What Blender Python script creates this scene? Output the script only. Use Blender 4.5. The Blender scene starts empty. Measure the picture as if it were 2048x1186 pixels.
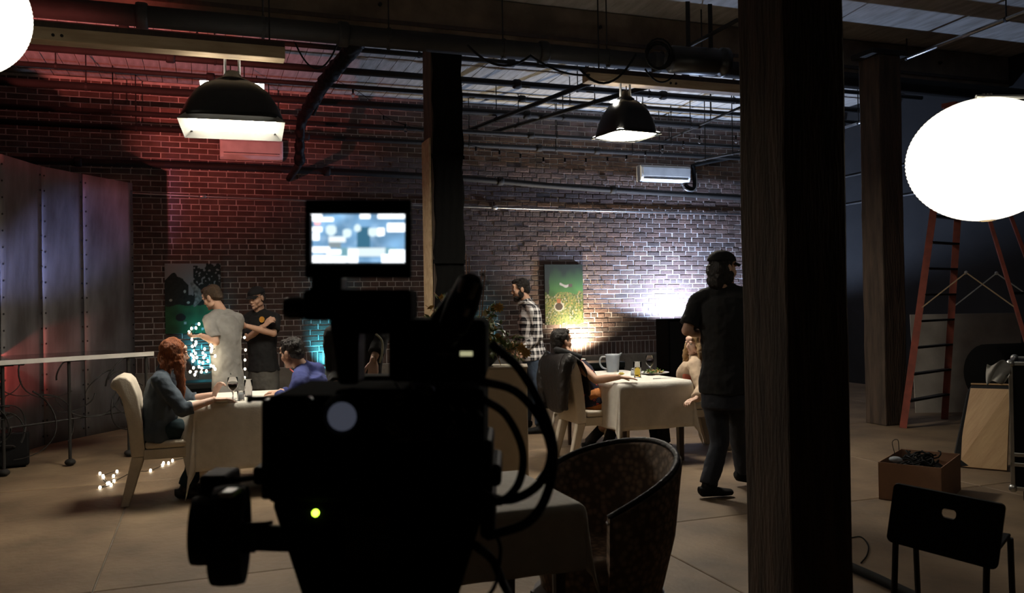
import bpy, math, random
from mathutils import Vector, Matrix, noise
R = math.radians
V = Vector
rnd = random.Random(7)
scene = bpy.context.scene
col = scene.collection

# ------------------------------------------------------------------ camera
FPX, CX, CY = 1700.0, 1024.0, 593.0
ROLL, PITCH, CAMZ = 0.017, math.atan(12 / 1700.0), 1.48
FW = V((0, math.cos(PITCH), math.sin(PITCH)))
_r0, _u0 = V((1, 0, 0)), V((0, -math.sin(PITCH), math.cos(PITCH)))
RT = _r0 * math.cos(ROLL) - _u0 * math.sin(ROLL)
UP = _u0 * math.cos(ROLL) + _r0 * math.sin(ROLL)
CAM = V((0, 0, CAMZ))
cd = bpy.data.cameras.new('camera'); cam = bpy.data.objects.new('camera', cd); col.objects.link(cam)
cd.sensor_fit = 'HORIZONTAL'; cd.sensor_width = 36.0; cd.lens = FPX * 36.0 / 2048.0
cd.clip_start = 0.05; cd.clip_end = 100
m = Matrix.Identity(4)
for i in range(3):
    m[i][0], m[i][1], m[i][2], m[i][3] = RT[i], UP[i], -FW[i], CAM[i]
cam.matrix_world = m
cd.dof.use_dof = True; cd.dof.focus_distance = 8.0; cd.dof.aperture_fstop = 4.5
scene.camera = cam

# a photo point at depth d (metres ahead), or where its sight line meets height z
def P(x, y, d):
    return CAM + FW * d + RT * ((x - CX) / FPX * d) + UP * ((CY - y) / FPX * d)
def GZ(x, y, z=0.0):
    v = FW + RT * ((x - CX) / FPX) + UP * ((CY - y) / FPX)
    return CAM + v * ((z - CAM.z) / v.z)
# building axes: U runs along the brick wall, N runs to it
BA = R(20.0)
U, N, Z = V((math.cos(BA), math.sin(BA), 0)), V((-math.sin(BA), math.cos(BA), 0)), V((0, 0, 1))
def B(a, b, z=0.0):
    return U * a + N * b + V((0, 0, z))
WB = 13.25                       # the brick wall stands at b = WB
def onwall(x, y, off=0.0):       # where a sight line meets the brick wall (or a plane off metres in front)
    v = FW + RT * ((x - CX) / FPX) + UP * ((CY - y) / FPX)
    return CAM + v * ((WB - off) / v.dot(N))

# ------------------------------------------------------------------ world, exposure
w = bpy.data.worlds.new('world'); scene.world = w; w.use_nodes = True
w.node_tree.nodes['Background'].inputs[0].default_value = (0.55, 0.6, 0.7, 1)
w.node_tree.nodes['Background'].inputs[1].default_value = 0.004
vs = scene.view_settings
vs.view_transform = 'Standard'; vs.look = 'None'; vs.exposure = 0.0; vs.gamma = 1.0
vs.use_curve_mapping = False
scene.cycles.max_bounces = 8; scene.cycles.transmission_bounces = 8; scene.cycles.caustics_reflective = False; scene.cycles.caustics_refractive = False
scene.cycles.sample_clamp_indirect = 4.0

# ------------------------------------------------------------------ light levels (every lamp is built further down at its place)
FLOOD_1, FLOOD_2, LANTERN = 52.0, 118.0, 1.9
RED_W, RED_LOW_W, BLUE_W = 1500.0, 160.0, 620.0
WARM_UP_W, COOL_UP_W, CYAN_W = 600.0, 850.0, 80.0
# ------------------------------------------------------------------ materials
def ramp_color(nt, fac, c0, c1, p0=0.3, p1=0.7):
    r = nt.nodes.new('ShaderNodeValToRGB')
    r.color_ramp.elements[0].position = p0; r.color_ramp.elements[0].color = (*c0, 1)
    r.color_ramp.elements[1].position = p1; r.color_ramp.elements[1].color = (*c1, 1)
    nt.links.new(fac, r.inputs[0]); return r.outputs[0]
def mat(name, c, rough=0.6, metal=0.0, c2=None, scale=8.0, bump=0.0, bscale=None, stretch=None, spec=0.5, detail=5.0, p0=0.35, p1=0.65):
    M = bpy.data.materials.new(name); M.use_nodes = True
    nt = M.node_tree; bs = nt.nodes['Principled BSDF']
    bs.inputs['Roughness'].default_value = rough; bs.inputs['Metallic'].default_value = metal
    bs.inputs['Specular IOR Level'].default_value = spec
    tc = nt.nodes.new('ShaderNodeTexCoord'); co = tc.outputs['Object']
    if stretch:
        mp = nt.nodes.new('ShaderNodeMapping'); mp.inputs['Scale'].default_value = stretch
        nt.links.new(co, mp.inputs[0]); co = mp.outputs[0]
    no = nt.nodes.new('ShaderNodeTexNoise'); no.inputs['Scale'].default_value = scale; no.inputs['Detail'].default_value = detail
    nt.links.new(co, no.inputs['Vector'])
    c2 = c2 or tuple(x * 0.82 for x in c)
    nt.links.new(ramp_color(nt, no.outputs['Fac'], c2, c, p0, p1), bs.inputs['Base Color'])
    if bump:
        n2 = nt.nodes.new('ShaderNodeTexNoise'); n2.inputs['Scale'].default_value = bscale or scale * 4; n2.inputs['Detail'].default_value = 4
        nt.links.new(co, n2.inputs['Vector'])
        b = nt.nodes.new('ShaderNodeBump'); b.inputs['Strength'].default_value = bump; b.inputs['Distance'].default_value = 0.02
        nt.links.new(n2.outputs['Fac'], b.inputs['Height']); nt.links.new(b.outputs[0], bs.inputs['Normal'])
    return M
def emit(name, c, s):
    M = bpy.data.materials.new(name); M.use_nodes = True; nt = M.node_tree
    bs = nt.nodes['Principled BSDF']; bs.inputs['Base Color'].default_value = (*[min(x, .8) for x in c], 1)
    bs.inputs['Emission Color'].default_value = (*c, 1); bs.inputs['Emission Strength'].default_value = s
    return M
def glass(name, c=(1, 1, 1), rough=0.03, ior=1.12, tr=1.0):
    M = bpy.data.materials.new(name); M.use_nodes = True; nt = M.node_tree
    bs = nt.nodes['Principled BSDF']; bs.inputs['Base Color'].default_value = (*c, 1)
    bs.inputs['Transmission Weight'].default_value = tr; bs.inputs['Roughness'].default_value = rough; bs.inputs['IOR'].default_value = ior
    return M
def painted(name, emission=0.0, rough=0.6):          # flat print carried in the colour attribute of the mesh
    M = bpy.data.materials.new(name); M.use_nodes = True; nt = M.node_tree
    bs = nt.nodes['Principled BSDF']; at = nt.nodes.new('ShaderNodeVertexColor'); at.layer_name = 'Col'
    bs.inputs['Roughness'].default_value = rough
    nt.links.new(at.outputs[0], bs.inputs['Base Color'])
    if emission:
        nt.links.new(at.outputs[0], bs.inputs['Emission Color']); bs.inputs['Emission Strength'].default_value = emission
    return M
def brick_mat(name, attr):
    M = mat(name, (.5, .5, .5), 0.85, bump=0.5, bscale=60)
    nt = M.node_tree; bs = nt.nodes['Principled BSDF']
    if attr:
        at = nt.nodes.new('ShaderNodeAttribute'); at.attribute_name = 'tint'; f = at.outputs['Fac']
    else:
        oi = nt.nodes.new('ShaderNodeObjectInfo'); f = oi.outputs['Random']
    r = nt.nodes.new('ShaderNodeValToRGB'); cr = r.color_ramp
    stops = [(0.0, (.10, .066, .058)), (0.3, (.145, .09, .075)), (0.62, (.12, .09, .08)), (0.85, (.18, .115, .095)), (1.0, (.07, .055, .052))]
    while len(cr.elements) < len(stops): cr.elements.new(0.5)
    for e, (p, c) in zip(cr.elements, stops): e.position = p; e.color = (*c, 1)
    nt.links.new(f, r.inputs[0])
    no = nt.nodes.new('ShaderNodeTexNoise'); no.inputs['Scale'].default_value = 7; no.inputs['Detail'].default_value = 6
    ge = nt.nodes.new('ShaderNodeNewGeometry'); nt.links.new(ge.outputs['Position'], no.inputs['Vector'])
    mx = nt.nodes.new('ShaderNodeMixRGB'); mx.blend_type = 'MULTIPLY'; mx.inputs[0].default_value = 0.7
    nt.links.new(r.outputs[0], mx.inputs[1])
    nt.links.new(ramp_color(nt, no.outputs['Fac'], (.5, .5, .5), (1.15, 1.1, 1.05), .3, .7), mx.inputs[2])
    nt.links.new(mx.outputs[0], bs.inputs['Base Color'])
    return M
def plaid_mat(name):
    M = mat(name, (.5, .5, .5), 0.9); nt = M.node_tree; bs = nt.nodes['Principled BSDF']
    tc = nt.nodes.new('ShaderNodeTexCoord'); sp = nt.nodes.new('ShaderNodeSeparateXYZ'); nt.links.new(tc.outputs['Object'], sp.inputs[0])
    def stripe(sock, k, t, ph=0.0):
        a = nt.nodes.new('ShaderNodeMath'); a.operation = 'MULTIPLY_ADD'; a.inputs[1].default_value = k; a.inputs[2].default_value = ph; nt.links.new(sock, a.inputs[0])
        b = nt.nodes.new('ShaderNodeMath'); b.operation = 'FRACT'; nt.links.new(a.outputs[0], b.inputs[0])
        c = nt.nodes.new('ShaderNodeMath'); c.operation = 'LESS_THAN'; c.inputs[1].default_value = t; nt.links.new(b.outputs[0], c.inputs[0])
        return c.outputs[0]
    ad = nt.nodes.new('ShaderNodeMath'); ad.operation = 'MULTIPLY_ADD'; ad.inputs[1].default_value = 0.75
    nt.links.new(sp.outputs['Y'], ad.inputs[0]); nt.links.new(sp.outputs['X'], ad.inputs[2])
    s = [stripe(sp.outputs['Z'], 13, .42), stripe(ad.outputs[0], 15, .42), stripe(sp.outputs['Z'], 13, .09, .4), stripe(ad.outputs[0], 15, .09, .4)]
    cur = None
    for q, wt in zip(s, (.42, .42, .16, .16)):
        a = nt.nodes.new('ShaderNodeMath'); a.operation = 'MULTIPLY_ADD'; a.inputs[1].default_value = wt; nt.links.new(q, a.inputs[0])
        if cur is None: a.inputs[2].default_value = 0.0
        else: nt.links.new(cur, a.inputs[2])
        cur = a.outputs[0]
    nt.links.new(ramp_color(nt, cur, (.008, .008, .014), (.95, .92, .92), .1, .8), bs.inputs['Base Color'])
    return M
def floral_mat(name):
    M = mat(name, (.5, .5, .5), 0.9); nt = M.node_tree; bs = nt.nodes['Principled BSDF']
    tc = nt.nodes.new('ShaderNodeTexCoord'); no = nt.nodes.new('ShaderNodeTexNoise'); no.inputs['Scale'].default_value = 13; no.inputs['Detail'].default_value = 2
    nt.links.new(tc.outputs['Object'], no.inputs['Vector'])
    r = nt.nodes.new('ShaderNodeValToRGB'); cr = r.color_ramp; cr.interpolation = 'CONSTANT'
    st = [(0, (.012, .012, .03)), (.54, (.5, .06, .05)), (.58, (.015, .015, .04)), (.62, (.6, .3, .25)), (.66, (.02, .02, .05))]
    while len(cr.elements) < len(st): cr.elements.new(.5)
    for e, (p, c) in zip(cr.elements, st): e.position = p; e.color = (*c, 1)
    nt.links.new(no.outputs['Fac'], r.inputs[0]); nt.links.new(r.outputs[0], bs.inputs['Base Color']); return M
def quilt_mat(name):
    M = mat(name, (.1, .07, .05), 0.75); nt = M.node_tree; bs = nt.nodes['Principled BSDF']
    tc = nt.nodes.new('ShaderNodeTexCoord'); vo = nt.nodes.new('ShaderNodeTexVoronoi'); vo.inputs['Scale'].default_value = 34
    nt.links.new(tc.outputs['Object'], vo.inputs['Vector'])
    nt.links.new(ramp_color(nt, vo.outputs['Distance'], (.42, .29, .2), (.16, .11, .075), .15, .6), bs.inputs['Base Color'])
    b = nt.nodes.new('ShaderNodeBump'); b.inputs['Strength'].default_value = .35; b.inputs['Distance'].default_value = .01; b.invert = True
    nt.links.new(vo.outputs['Distance'], b.inputs['Height']); nt.links.new(b.outputs[0], bs.inputs['Normal']); return M

M = {}
M['concrete'] = mat('concrete_floor', (.28, .195, .118), .62, c2=(.115, .078, .046), scale=1.7, bump=.25, bscale=18, detail=9, p0=.3, p1=.72)
M['foundation'] = mat('rough_concrete', (.32, .29, .25), .9, c2=(.2, .18, .15), scale=3, bump=.5, bscale=22)
M['mortar'] = mat('mortar', (.6, .56, .54), .95, c2=(.4, .37, .36), scale=9, bump=.3)
M['brick'] = brick_mat('brick', False); M['brick_mass'] = brick_mat('brick_mass', True)
M['dark_wall'] = mat('dark_plaster', (.012, .012, .013), .9, c2=(.007, .007, .008), scale=2, bump=.2)
M['plank'] = mat('white_painted_plank', (.5, .49, .47), .8, c2=(.33, .31, .28), scale=2.2, bump=.25, stretch=(5, 1, 5))
M['timber'] = mat('old_timber', (.095, .065, .047), .85, c2=(.045, .031, .023), scale=4, bump=.6, bscale=16, stretch=(4, 4, .5))
M['beam'] = mat('beam_timber', (.2, .15, .11), .85, c2=(.1, .075, .055), scale=3, bump=.5, bscale=14)
M['batten'] = mat('pale_wood', (.5, .38, .24), .7, c2=(.38, .27, .16), scale=3, bump=.2, stretch=(1, 6, 6))
M['pipe'] = mat('black_iron_pipe', (.014, .012, .011), .75, .1, c2=(.008, .007, .006), scale=6, bump=.15)
M['conduit'] = mat('galvanised_conduit', (.5, .5, .5), .35, .9, scale=9)
M['steel'] = mat('weathered_steel', (.24, .23, .235), .55, .4, c2=(.1, .088, .082), scale=2.2, bump=.25, bscale=9, detail=10, p0=.36, p1=.66, stretch=(1.4, 1, .5))
M['counter_edge'] = mat('pale_counter_edge', (.6, .58, .54), .6)
M['black'] = mat('black_plastic', (.009, .009, .01), .6, scale=20, spec=.15)
M['black_soft'] = mat('black_rubber', (.01, .01, .01), .8, scale=20, spec=.2)
M['black_metal'] = mat('black_metal', (.02, .02, .02), .4, .3, scale=20)
M['metal'] = mat('brushed_metal', (.45, .45, .45), .35, 1.0, scale=14)
M['white_metal'] = mat('white_enamel', (.8, .8, .78), .4, scale=6)
M['flange'] = mat('grey_flange', (.22, .22, .21), .5, scale=6)
M['white_plastic'] = mat('white_plastic', (.78, .8, .8), .4, scale=5)
M['cloth'] = mat('white_linen', (.78, .75, .69), .9, c2=(.7, .67, .61), scale=14, bump=.12, bscale=60)
M['upholstery'] = mat('cream_upholstery', (.7, .63, .52), .9, c2=(.6, .53, .43), scale=6, bump=.15, bscale=90)
M['cream_board'] = mat('cream_board', (.6, .5, .37), .8, c2=(.52, .43, .31), scale=5)
M['quilt'] = quilt_mat('quilted_brown')
M['dark_wood'] = mat('dark_wood', (.05, .03, .02), .45, c2=(.03, .018, .012), scale=5, stretch=(6, 6, 1))
M['plywood'] = mat('plywood', (.5, .33, .17), .65, c2=(.42, .26, .13), scale=2.5, bump=.1, stretch=(1, 8, 1))
M['grey_ply'] = mat('grey_plywood', (.5, .47, .42), .8, c2=(.36, .33, .29), scale=3, bump=.2)
M['cardboard'] = mat('cardboard', (.34, .19, .12), .85, scale=7)
M['orange'] = mat('orange_fibreglass', (.32, .075, .05), .5, c2=(.2, .05, .035), scale=9)
M['alu'] = mat('aluminium', (.6, .6, .58), .4, .9, scale=10)
M['blue_tape'] = mat('blue_tape', (.07, .14, .3), .6); M['pale_tape'] = mat('pale_tape', (.75, .68, .55), .6)
M['red_trim'] = mat('red_trim', (.4, .03, .03), .5)
M['bench'] = mat('dark_green_vinyl', (.015, .022, .02), .45, scale=6)
M['skin'] = mat('skin', (.62, .38, .27), .55, c2=(.55, .32, .22), scale=9)
M['skin_pale'] = mat('fair_skin', (.72, .48, .38), .5, c2=(.66, .42, .32), scale=9)
M['eye'] = mat('eye_white', (.8, .78, .75), .2); M['iris'] = mat('iris', (.04, .025, .015), .2)
def hairm(n, c): return mat(n, c, .45, c2=tuple(x * .45 for x in c), scale=30, bump=.7, bscale=60, stretch=(4, 4, .6))
M['red_hair'] = hairm('red_hair', (.42, .12, .035)); M['brown_hair'] = hairm('brown_hair', (.085, .05, .025))
M['black_hair'] = hairm('black_hair', (.018, .013, .01)); M['blond_hair'] = hairm('blond_hair', (.42, .26, .12))
def clothm(n, c, **k): return mat(n, c, .9, c2=tuple(x * .75 for x in c), scale=10, bump=.25, bscale=24, **k)
M['denim'] = clothm('faded_denim', (.075, .1, .13)); M['jeans'] = clothm('blue_jeans', (.05, .075, .12)); M['grey_jeans'] = clothm('grey_jeans', (.12, .115, .105))
M['teal'] = clothm('dark_teal_trousers', (.012, .035, .045)); M['grey_tee'] = clothm('grey_cotton', (.32, .31, .29)); M['black_tee'] = clothm('black_cotton', (.01, .01, .011))
M['blue_jacket'] = clothm('blue_jacket', (.045, .06, .22)); M['plaid'] = plaid_mat('plaid_shirt'); M['floral'] = floral_mat('floral_tank')
M['orange_cloth'] = clothm('orange_shorts', (.6, .22, .06)); M['cardigan'] = clothm('cream_knit', (.55, .42, .3)); M['coral'] = clothm('coral_top', (.6, .16, .1))
M['velvet'] = mat('black_velvet', (.005, .005, .005), 1.0, scale=20, spec=.05)
M['charcoal'] = clothm('charcoal_cloth', (.018, .018, .02)); M['leather'] = mat('dark_leather', (.012, .009, .008), .5, scale=12, bump=.3); M['dark_shirt'] = clothm('dark_shirt', (.008, .008, .009))
M['navy_trousers'] = clothm('navy_trousers', (.02, .024, .035))
M['leaf'] = mat('leaf_green', (.12, .16, .05), .5, c2=(.05, .08, .02), scale=20); M['leaf_dry'] = mat('leaf_gold', (.45, .27, .06), .6, c2=(.3, .15, .04), scale=20)
M['leaf_pale'] = mat('leaf_pale', (.5, .48, .34), .6); M['twig'] = mat('twig', (.3, .16, .1), .8)
M['glass'] = glass('clear_glass'); M['frosted'] = glass('frosted_plastic', (.85, .92, 1), .25, 1.12, .6); M['wine'] = mat('red_wine', (.03, .004, .006), .1); M['beer'] = glass('pale_beer', (.95, .72, .12), .05)
M['ceramic'] = mat('white_ceramic', (.8, .78, .74), .25); M['salad'] = mat('salad', (.12, .25, .04), .6); M['salad2'] = mat('salad_dark', (.05, .09, .03), .6); M['lemon'] = mat('lemon', (.8, .62, .12), .5)
M['lens_glass'] = mat('lens_glass', (.05, .06, .12), .08, .3)
M['screen'] = painted('monitor_picture', 1.7, .3); M['art'] = painted('painted_canvas', 0, .7)
M['led_green'] = emit('green_led', (.55, 1, .05), 6.0); M['led_blue'] = emit('blue_led', (.5, .6, 1), 1.2); M['eyepiece_glint'] = emit('painted_glint', (.34, .37, .5), .11); M['lcd'] = emit('status_display', (.8, .78, .45), .5)  # eyepiece lens: its glint is put in as a faint glow
M['bulb'] = emit('fairy_bulb', (1, .86, .62), 14.0)
M['flood1'] = emit('flood_lens', (1, .91, .75), FLOOD_1); M['flood2'] = emit('flood_lens_warm', (1, .91, .76), FLOOD_2); M['vent_glow'] = emit('flood_vent', (1, .95, .85), 22.0)
M['paper'] = emit('lit_paper', (1, .93, .76), LANTERN)
M['orange_logo'] = mat('orange_print', (.8, .38, .05), .7); M['grey_print'] = mat('faded_print', (.36, .28, .27), .8)

# ------------------------------------------------------------------ mesh building
MAT4 = {}
def frame_from(d):
    d = d.normalized(); a = V((0, 0, 1)) if abs(d.z) < .9 else V((1, 0, 0))
    x = a.cross(d).normalized(); return x, d.cross(x)
class MB:
    def __init__(s): s.v, s.f = [], []
    def add(s, vs, fs):
        o = len(s.v); s.v += [V(p) for p in vs]; s.f += [tuple(i + o for i in f) for f in fs]; return s
    def box(s, a, b):
        x0, y0, z0 = a; x1, y1, z1 = b
        return s.obox(V(((x0 + x1) / 2, (y0 + y1) / 2, (z0 + z1) / 2)), V(((x1 - x0) / 2, 0, 0)), V((0, (y1 - y0) / 2, 0)), V((0, 0, (z1 - z0) / 2)))
    def obox(s, c, x, y, z):
        c = V(c); q = [c + x * i + y * j + z * k for k in (-1, 1) for j in (-1, 1) for i in (-1, 1)]
        f = [(0, 2, 3, 1), (4, 5, 7, 6), (0, 1, 5, 4), (2, 6, 7, 3), (0, 4, 6, 2), (1, 3, 7, 5)]
        if x.cross(y).dot(z) < 0: f = [g[::-1] for g in f]
        return s.add(q, f)
    def hexa(s, q):   # 8 corners ordered like obox
        c = sum(q, V((0, 0, 0))) / 8
        f = [(0, 2, 3, 1), (4, 5, 7, 6), (0, 1, 5, 4), (2, 6, 7, 3), (0, 4, 6, 2), (1, 3, 7, 5)]
        n = (q[2] - q[0]).cross(q[1] - q[0])
        if n.dot(q[0] - c) < 0: f = [g[::-1] for g in f]
        return s.add(q, f)
    def bar(s, p, q, w, h, upv=None):
        p, q = V(p), V(q); d = (q - p); L = d.length; d.normalize()
        upv = V(upv) if upv else (V((0, 0, 1)) if abs(d.z) < .9 else V((0, 1, 0)))
        x = d.cross(upv).normalized(); z = x.cross(d)
        return s.obox((p + q) / 2, x * (w / 2), d * (L / 2), z * (h / 2))
    def loft(s, secs, n=12, capa=True, capb=True, sup=2.0):
        o = len(s.v)
        for c, u, v in secs:
            c, u, v = V(c), V(u), V(v)
            for i in range(n):
                t = 2 * math.pi * i / n; cu, sv = math.cos(t), math.sin(t)
                if sup != 2.0:
                    cu = math.copysign(abs(cu) ** (2 / sup), cu); sv = math.copysign(abs(sv) ** (2 / sup), sv)
                s.v.append(c + u * cu + v * sv)
        # orientation
        c0, u0, v0 = secs[0]; fl = V(u0).cross(V(v0)).dot(V(secs[1][0]) - V(c0)) < 0
        fs = []
        for k in range(len(secs) - 1):
            for i in range(n):
                j = (i + 1) % n; fs.append((k * n + i, k * n + j, (k + 1) * n + j, (k + 1) * n + i))
        if capa: fs.append(tuple(range(n))[::-1])
        if capb: fs.append(tuple((len(secs) - 1) * n + i for i in range(n)))
        if fl: fs = [f[::-1] for f in fs]
        s.f += [tuple(i + o for i in f) for f in fs]; return s
    def tube(s, pts, r, n=6, rnd_end=False):
        pts = [V(p) for p in pts]; k = len(pts); rs = r if isinstance(r, (list, tuple)) else [r] * k
        secs = []; x = None
        for i in range(k):
            d = (pts[min(i + 1, k - 1)] - pts[max(i - 1, 0)])
            if d.length < 1e-9: d = V((0, 0, 1))
            d.normalize()
            if x is None: x, y = frame_from(d)
            else:
                x = (x - d * x.dot(d))
                x = x.normalized() if x.length > 1e-6 else frame_from(d)[0]
                y = d.cross(x)
            secs.append((pts[i], x * rs[i], y * rs[i]))
        return s.loft(secs, n)
    def lathe(s, prof, n=20, c=(0, 0, 0), ax=None, closed=False):   # prof: (r, h)
        c = V(c); ax = V(ax).normalized() if ax else V((0, 0, 1)); x, y = frame_from(ax)
        secs = [(c + ax * h, x * max(r, 1e-4), y * max(r, 1e-4)) for r, h in prof]
        o = len(s.v); k = len(secs)
        for cc, u, v in secs:
            for i in range(n):
                t = 2 * math.pi * i / n; s.v.append(cc + u * math.cos(t) + v * math.sin(t))
        fs = []
        for q in range(k if closed else k - 1):
            q2 = (q + 1) % k
            for i in range(n):
                j = (i + 1) % n; fs.append((q * n + i, q * n + j, q2 * n + j, q2 * n + i))
        if not closed: fs += [tuple(range(n))[::-1], tuple((k - 1) * n + i for i in range(n))]
        s.f += [tuple(i + o for i in f) for f in fs]; return s
    def ell(s, c, rx, ry=None, rz=None, X=V((1, 0, 0)), Y=V((0, 1, 0)), Zv=V((0, 0, 1)), n=12, k=7):
        ry = rx if ry is None else ry; rz = rx if rz is None else rz; c = V(c)
        secs = [(c + Zv * (rz * -math.cos(math.pi * i / k)), X * max(rx * math.sin(math.pi * i / k), rx * .02), Y * max(ry * math.sin(math.pi * i / k), ry * .02)) for i in range(k + 1)]
        return s.loft(secs, n)
    def prism(s, poly, vec):      # planar polygon (world points), extruded by vec
        poly = [V(p) for p in poly]; vec = V(vec); n = len(poly)
        nn = V((0, 0, 0))
        for i in range(n): nn += poly[i].cross(poly[(i + 1) % n])
        fs = [tuple(range(n))[::-1], tuple(range(n, 2 * n))] + [(i, (i + 1) % n, (i + 1) % n + n, i + n) for i in range(n)]
        if nn.dot(vec) < 0: fs = [f[::-1] for f in fs]
        return s.add(poly + [p + vec for p in poly], fs)
    def mesh(s, name, inv=None):
        me = bpy.data.meshes.new(name)
        me.from_pydata([tuple(inv @ p) if inv else tuple(p) for p in s.v], [], s.f); me.update(); return me
    def build(s, name, material, parent=None, smooth=False, bevel=0, world=False, seg=2):
        inv = MAT4[parent.name].inverted() if (world and parent is not None) else None
        return link(name, s.mesh(name, inv), material, parent, smooth, bevel, seg)
def link(name, me, material, parent=None, smooth=False, bevel=0, seg=2):
    o = bpy.data.objects.new(name, me); col.objects.link(o)
    ml = material if isinstance(material, (list, tuple)) else [material]
    if not me.materials:
        for x in ml: me.materials.append(x)
    if smooth: me.shade_smooth()
    if parent is not None:
        o.parent = parent; MAT4[o.name] = MAT4[parent.name].copy()
    else: MAT4[o.name] = Matrix.Identity(4)
    if bevel:
        b = o.modifiers.new('bevel', 'BEVEL'); b.width = bevel; b.segments = seg; b.limit_method = 'ANGLE'; b.angle_limit = R(40)
    return o
def tag(o, label=None, cat=None, group=None, kind=None):
    if label: o['label'] = label
    if cat: o['category'] = cat
    if group: o['group'] = group
    if kind: o['kind'] = kind
    return o
def thing(name, label, cat, loc=(0, 0, 0), rz=0.0, group=None, kind=None):
    o = bpy.data.objects.new(name, None); col.objects.link(o); o.empty_display_size = .1
    o.location = loc; o.rotation_euler = (0, 0, rz)
    MAT4[o.name] = Matrix.Translation(V(loc)) @ Matrix.Rotation(rz, 4, 'Z')
    return tag(o, label, cat, group, kind)
def solo(mb, name, material, label, cat, loc=None, group=None, smooth=False, bevel=0, kind=None):
    # a thing of one mesh: origin moved to its base
    zs = min(p.z for p in mb.v); c = sum(mb.v, V((0, 0, 0))) / len(mb.v)
    b = V(loc) if loc else V((c.x, c.y, zs))
    o = link(name, mb.mesh(name, Matrix.Translation(-b)), material, None, smooth, bevel); o.location = b
    MAT4[o.name] = Matrix.Translation(b)
    return tag(o, label, cat, group, kind)
def base_of(*mbs):
    vs = [p for mb in mbs for p in mb.v]; c = sum(vs, V((0, 0, 0))) / len(vs)
    return V((c.x, c.y, min(p.z for p in vs)))
def bez(pts, n=24):     # smooth curve through points (Catmull-Rom)
    pts = [V(p) for p in pts]; q = [pts[0] * 2 - pts[1]] + pts + [pts[-1] * 2 - pts[-2]]; out = []
    segs = len(pts) - 1; per = max(2, n // segs)
    for i in range(segs):
        a, b, c, d = q[i:i + 4]
        for k in range(per):
            t = k / per
            out.append(.5 * ((2 * b) + (c - a) * t + (2 * a - 5 * b + 4 * c - d) * t * t + (3 * b - a - 3 * c + d) * t ** 3))
    return out + [pts[-1]]
def remesh(mb, voxel, it=4, wob=0.0, wsc=6.0):
    me = bpy.data.meshes.new('t'); me.from_pydata([tuple(p) for p in mb.v], [], mb.f); me.update()
    o = bpy.data.objects.new('t', me); col.objects.link(o)
    r = o.modifiers.new('r', 'REMESH'); r.mode = 'VOXEL'; r.voxel_size = voxel
    if it:
        q = o.modifiers.new('s', 'SMOOTH'); q.factor = .5; q.iterations = it
    dg = bpy.context.evaluated_depsgraph_get()
    e = o.evaluated_get(dg).to_mesh()
    vs = [v.co.copy() for v in e.vertices]; fs = [tuple(p.vertices) for p in e.polygons]
    if wob:
        for v, p in zip(e.vertices, vs):
            p += v.normal * (wob * (noise.noise(p * wsc) + .5 * noise.noise(p * wsc * 2.3)))
    o.evaluated_get(dg).to_mesh_clear()
    bpy.data.objects.remove(o); bpy.data.meshes.remove(me)
    out = MB(); out.v = vs; out.f = fs; return out
def spot(name, loc, target, watts, color, size=60, blend=.5, radius=.06, parent=None):
    l = bpy.data.lights.new(name, 'SPOT'); l.energy = watts; l.color = color; l.spot_size = R(size); l.spot_blend = blend; l.shadow_soft_size = radius
    o = bpy.data.objects.new(name, l); col.objects.link(o)
    d = (V(target) - V(loc)).normalized(); q = d.to_track_quat('-Z', 'Y')
    mw = Matrix.Translation(V(loc)) @ q.to_matrix().to_4x4()
    if parent is not None:
        o.parent = parent; o.matrix_local = MAT4[parent.name].inverted() @ mw
    else: o.matrix_world = mw
    return o
def color_grid(w, h, nx, ny, fn):     # vertical board in local xz, facing -y, with a colour per vertex
    me = bpy.data.meshes.new('print')
    vs = [(w * (i / nx - .5), 0, h * j / ny) for j in range(ny + 1) for i in range(nx + 1)]
    fs = [(j * (nx + 1) + i, j * (nx + 1) + i + 1, (j + 1) * (nx + 1) + i + 1, (j + 1) * (nx + 1) + i) for j in range(ny) for i in range(nx)]
    me.from_pydata(vs, [], fs); a = me.color_attributes.new('Col', 'FLOAT_COLOR', 'POINT')
    for j in range(ny + 1):
        for i in range(nx + 1):
            a.data[j * (nx + 1) + i].color = (*fn(i / nx, j / ny), 1)
    me.update(); return me
# ------------------------------------------------------------------ the room shell
AL, AR, BF, HC = -7.0, 10.5, -4.6, 4.75       # left wall, right wall, rear wall behind the camera, deck height
def shell(name, a0, a1, b0, b1, z0, z1, material):
    c = B((a0 + a1) / 2, (b0 + b1) / 2, z0)
    o = MB().box((-(a1 - a0) / 2, -(b1 - b0) / 2, 0), ((a1 - a0) / 2, (b1 - b0) / 2, z1 - z0)).build(name, material)
    o.location = c; o.rotation_euler = (0, 0, BA); o['kind'] = 'structure'
    MAT4[o.name] = Matrix.Translation(c) @ Matrix.Rotation(BA, 4, 'Z'); return o
floor = shell('floor', AL - .4, AR + .4, BF - .4, WB + .4, -.3, -.012, M['foundation'])
def ab(p): return p.dot(U), p.dot(N)
sa = ab(GZ(217, 1100))[0]; sb = ab(GZ(400, 1158))[1]
slab_meshes = {}
def cuts(lo, hi, s0, step):
    k = math.floor((lo - s0) / step); c = [lo]
    x = s0 + k * step
    while x < hi:
        if x > lo + .05: c.append(x)
        x += step
    return c + [hi]
ca, cb = cuts(AL, AR, sa, 3.1), cuts(BF, WB, sb, 3.0)
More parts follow.
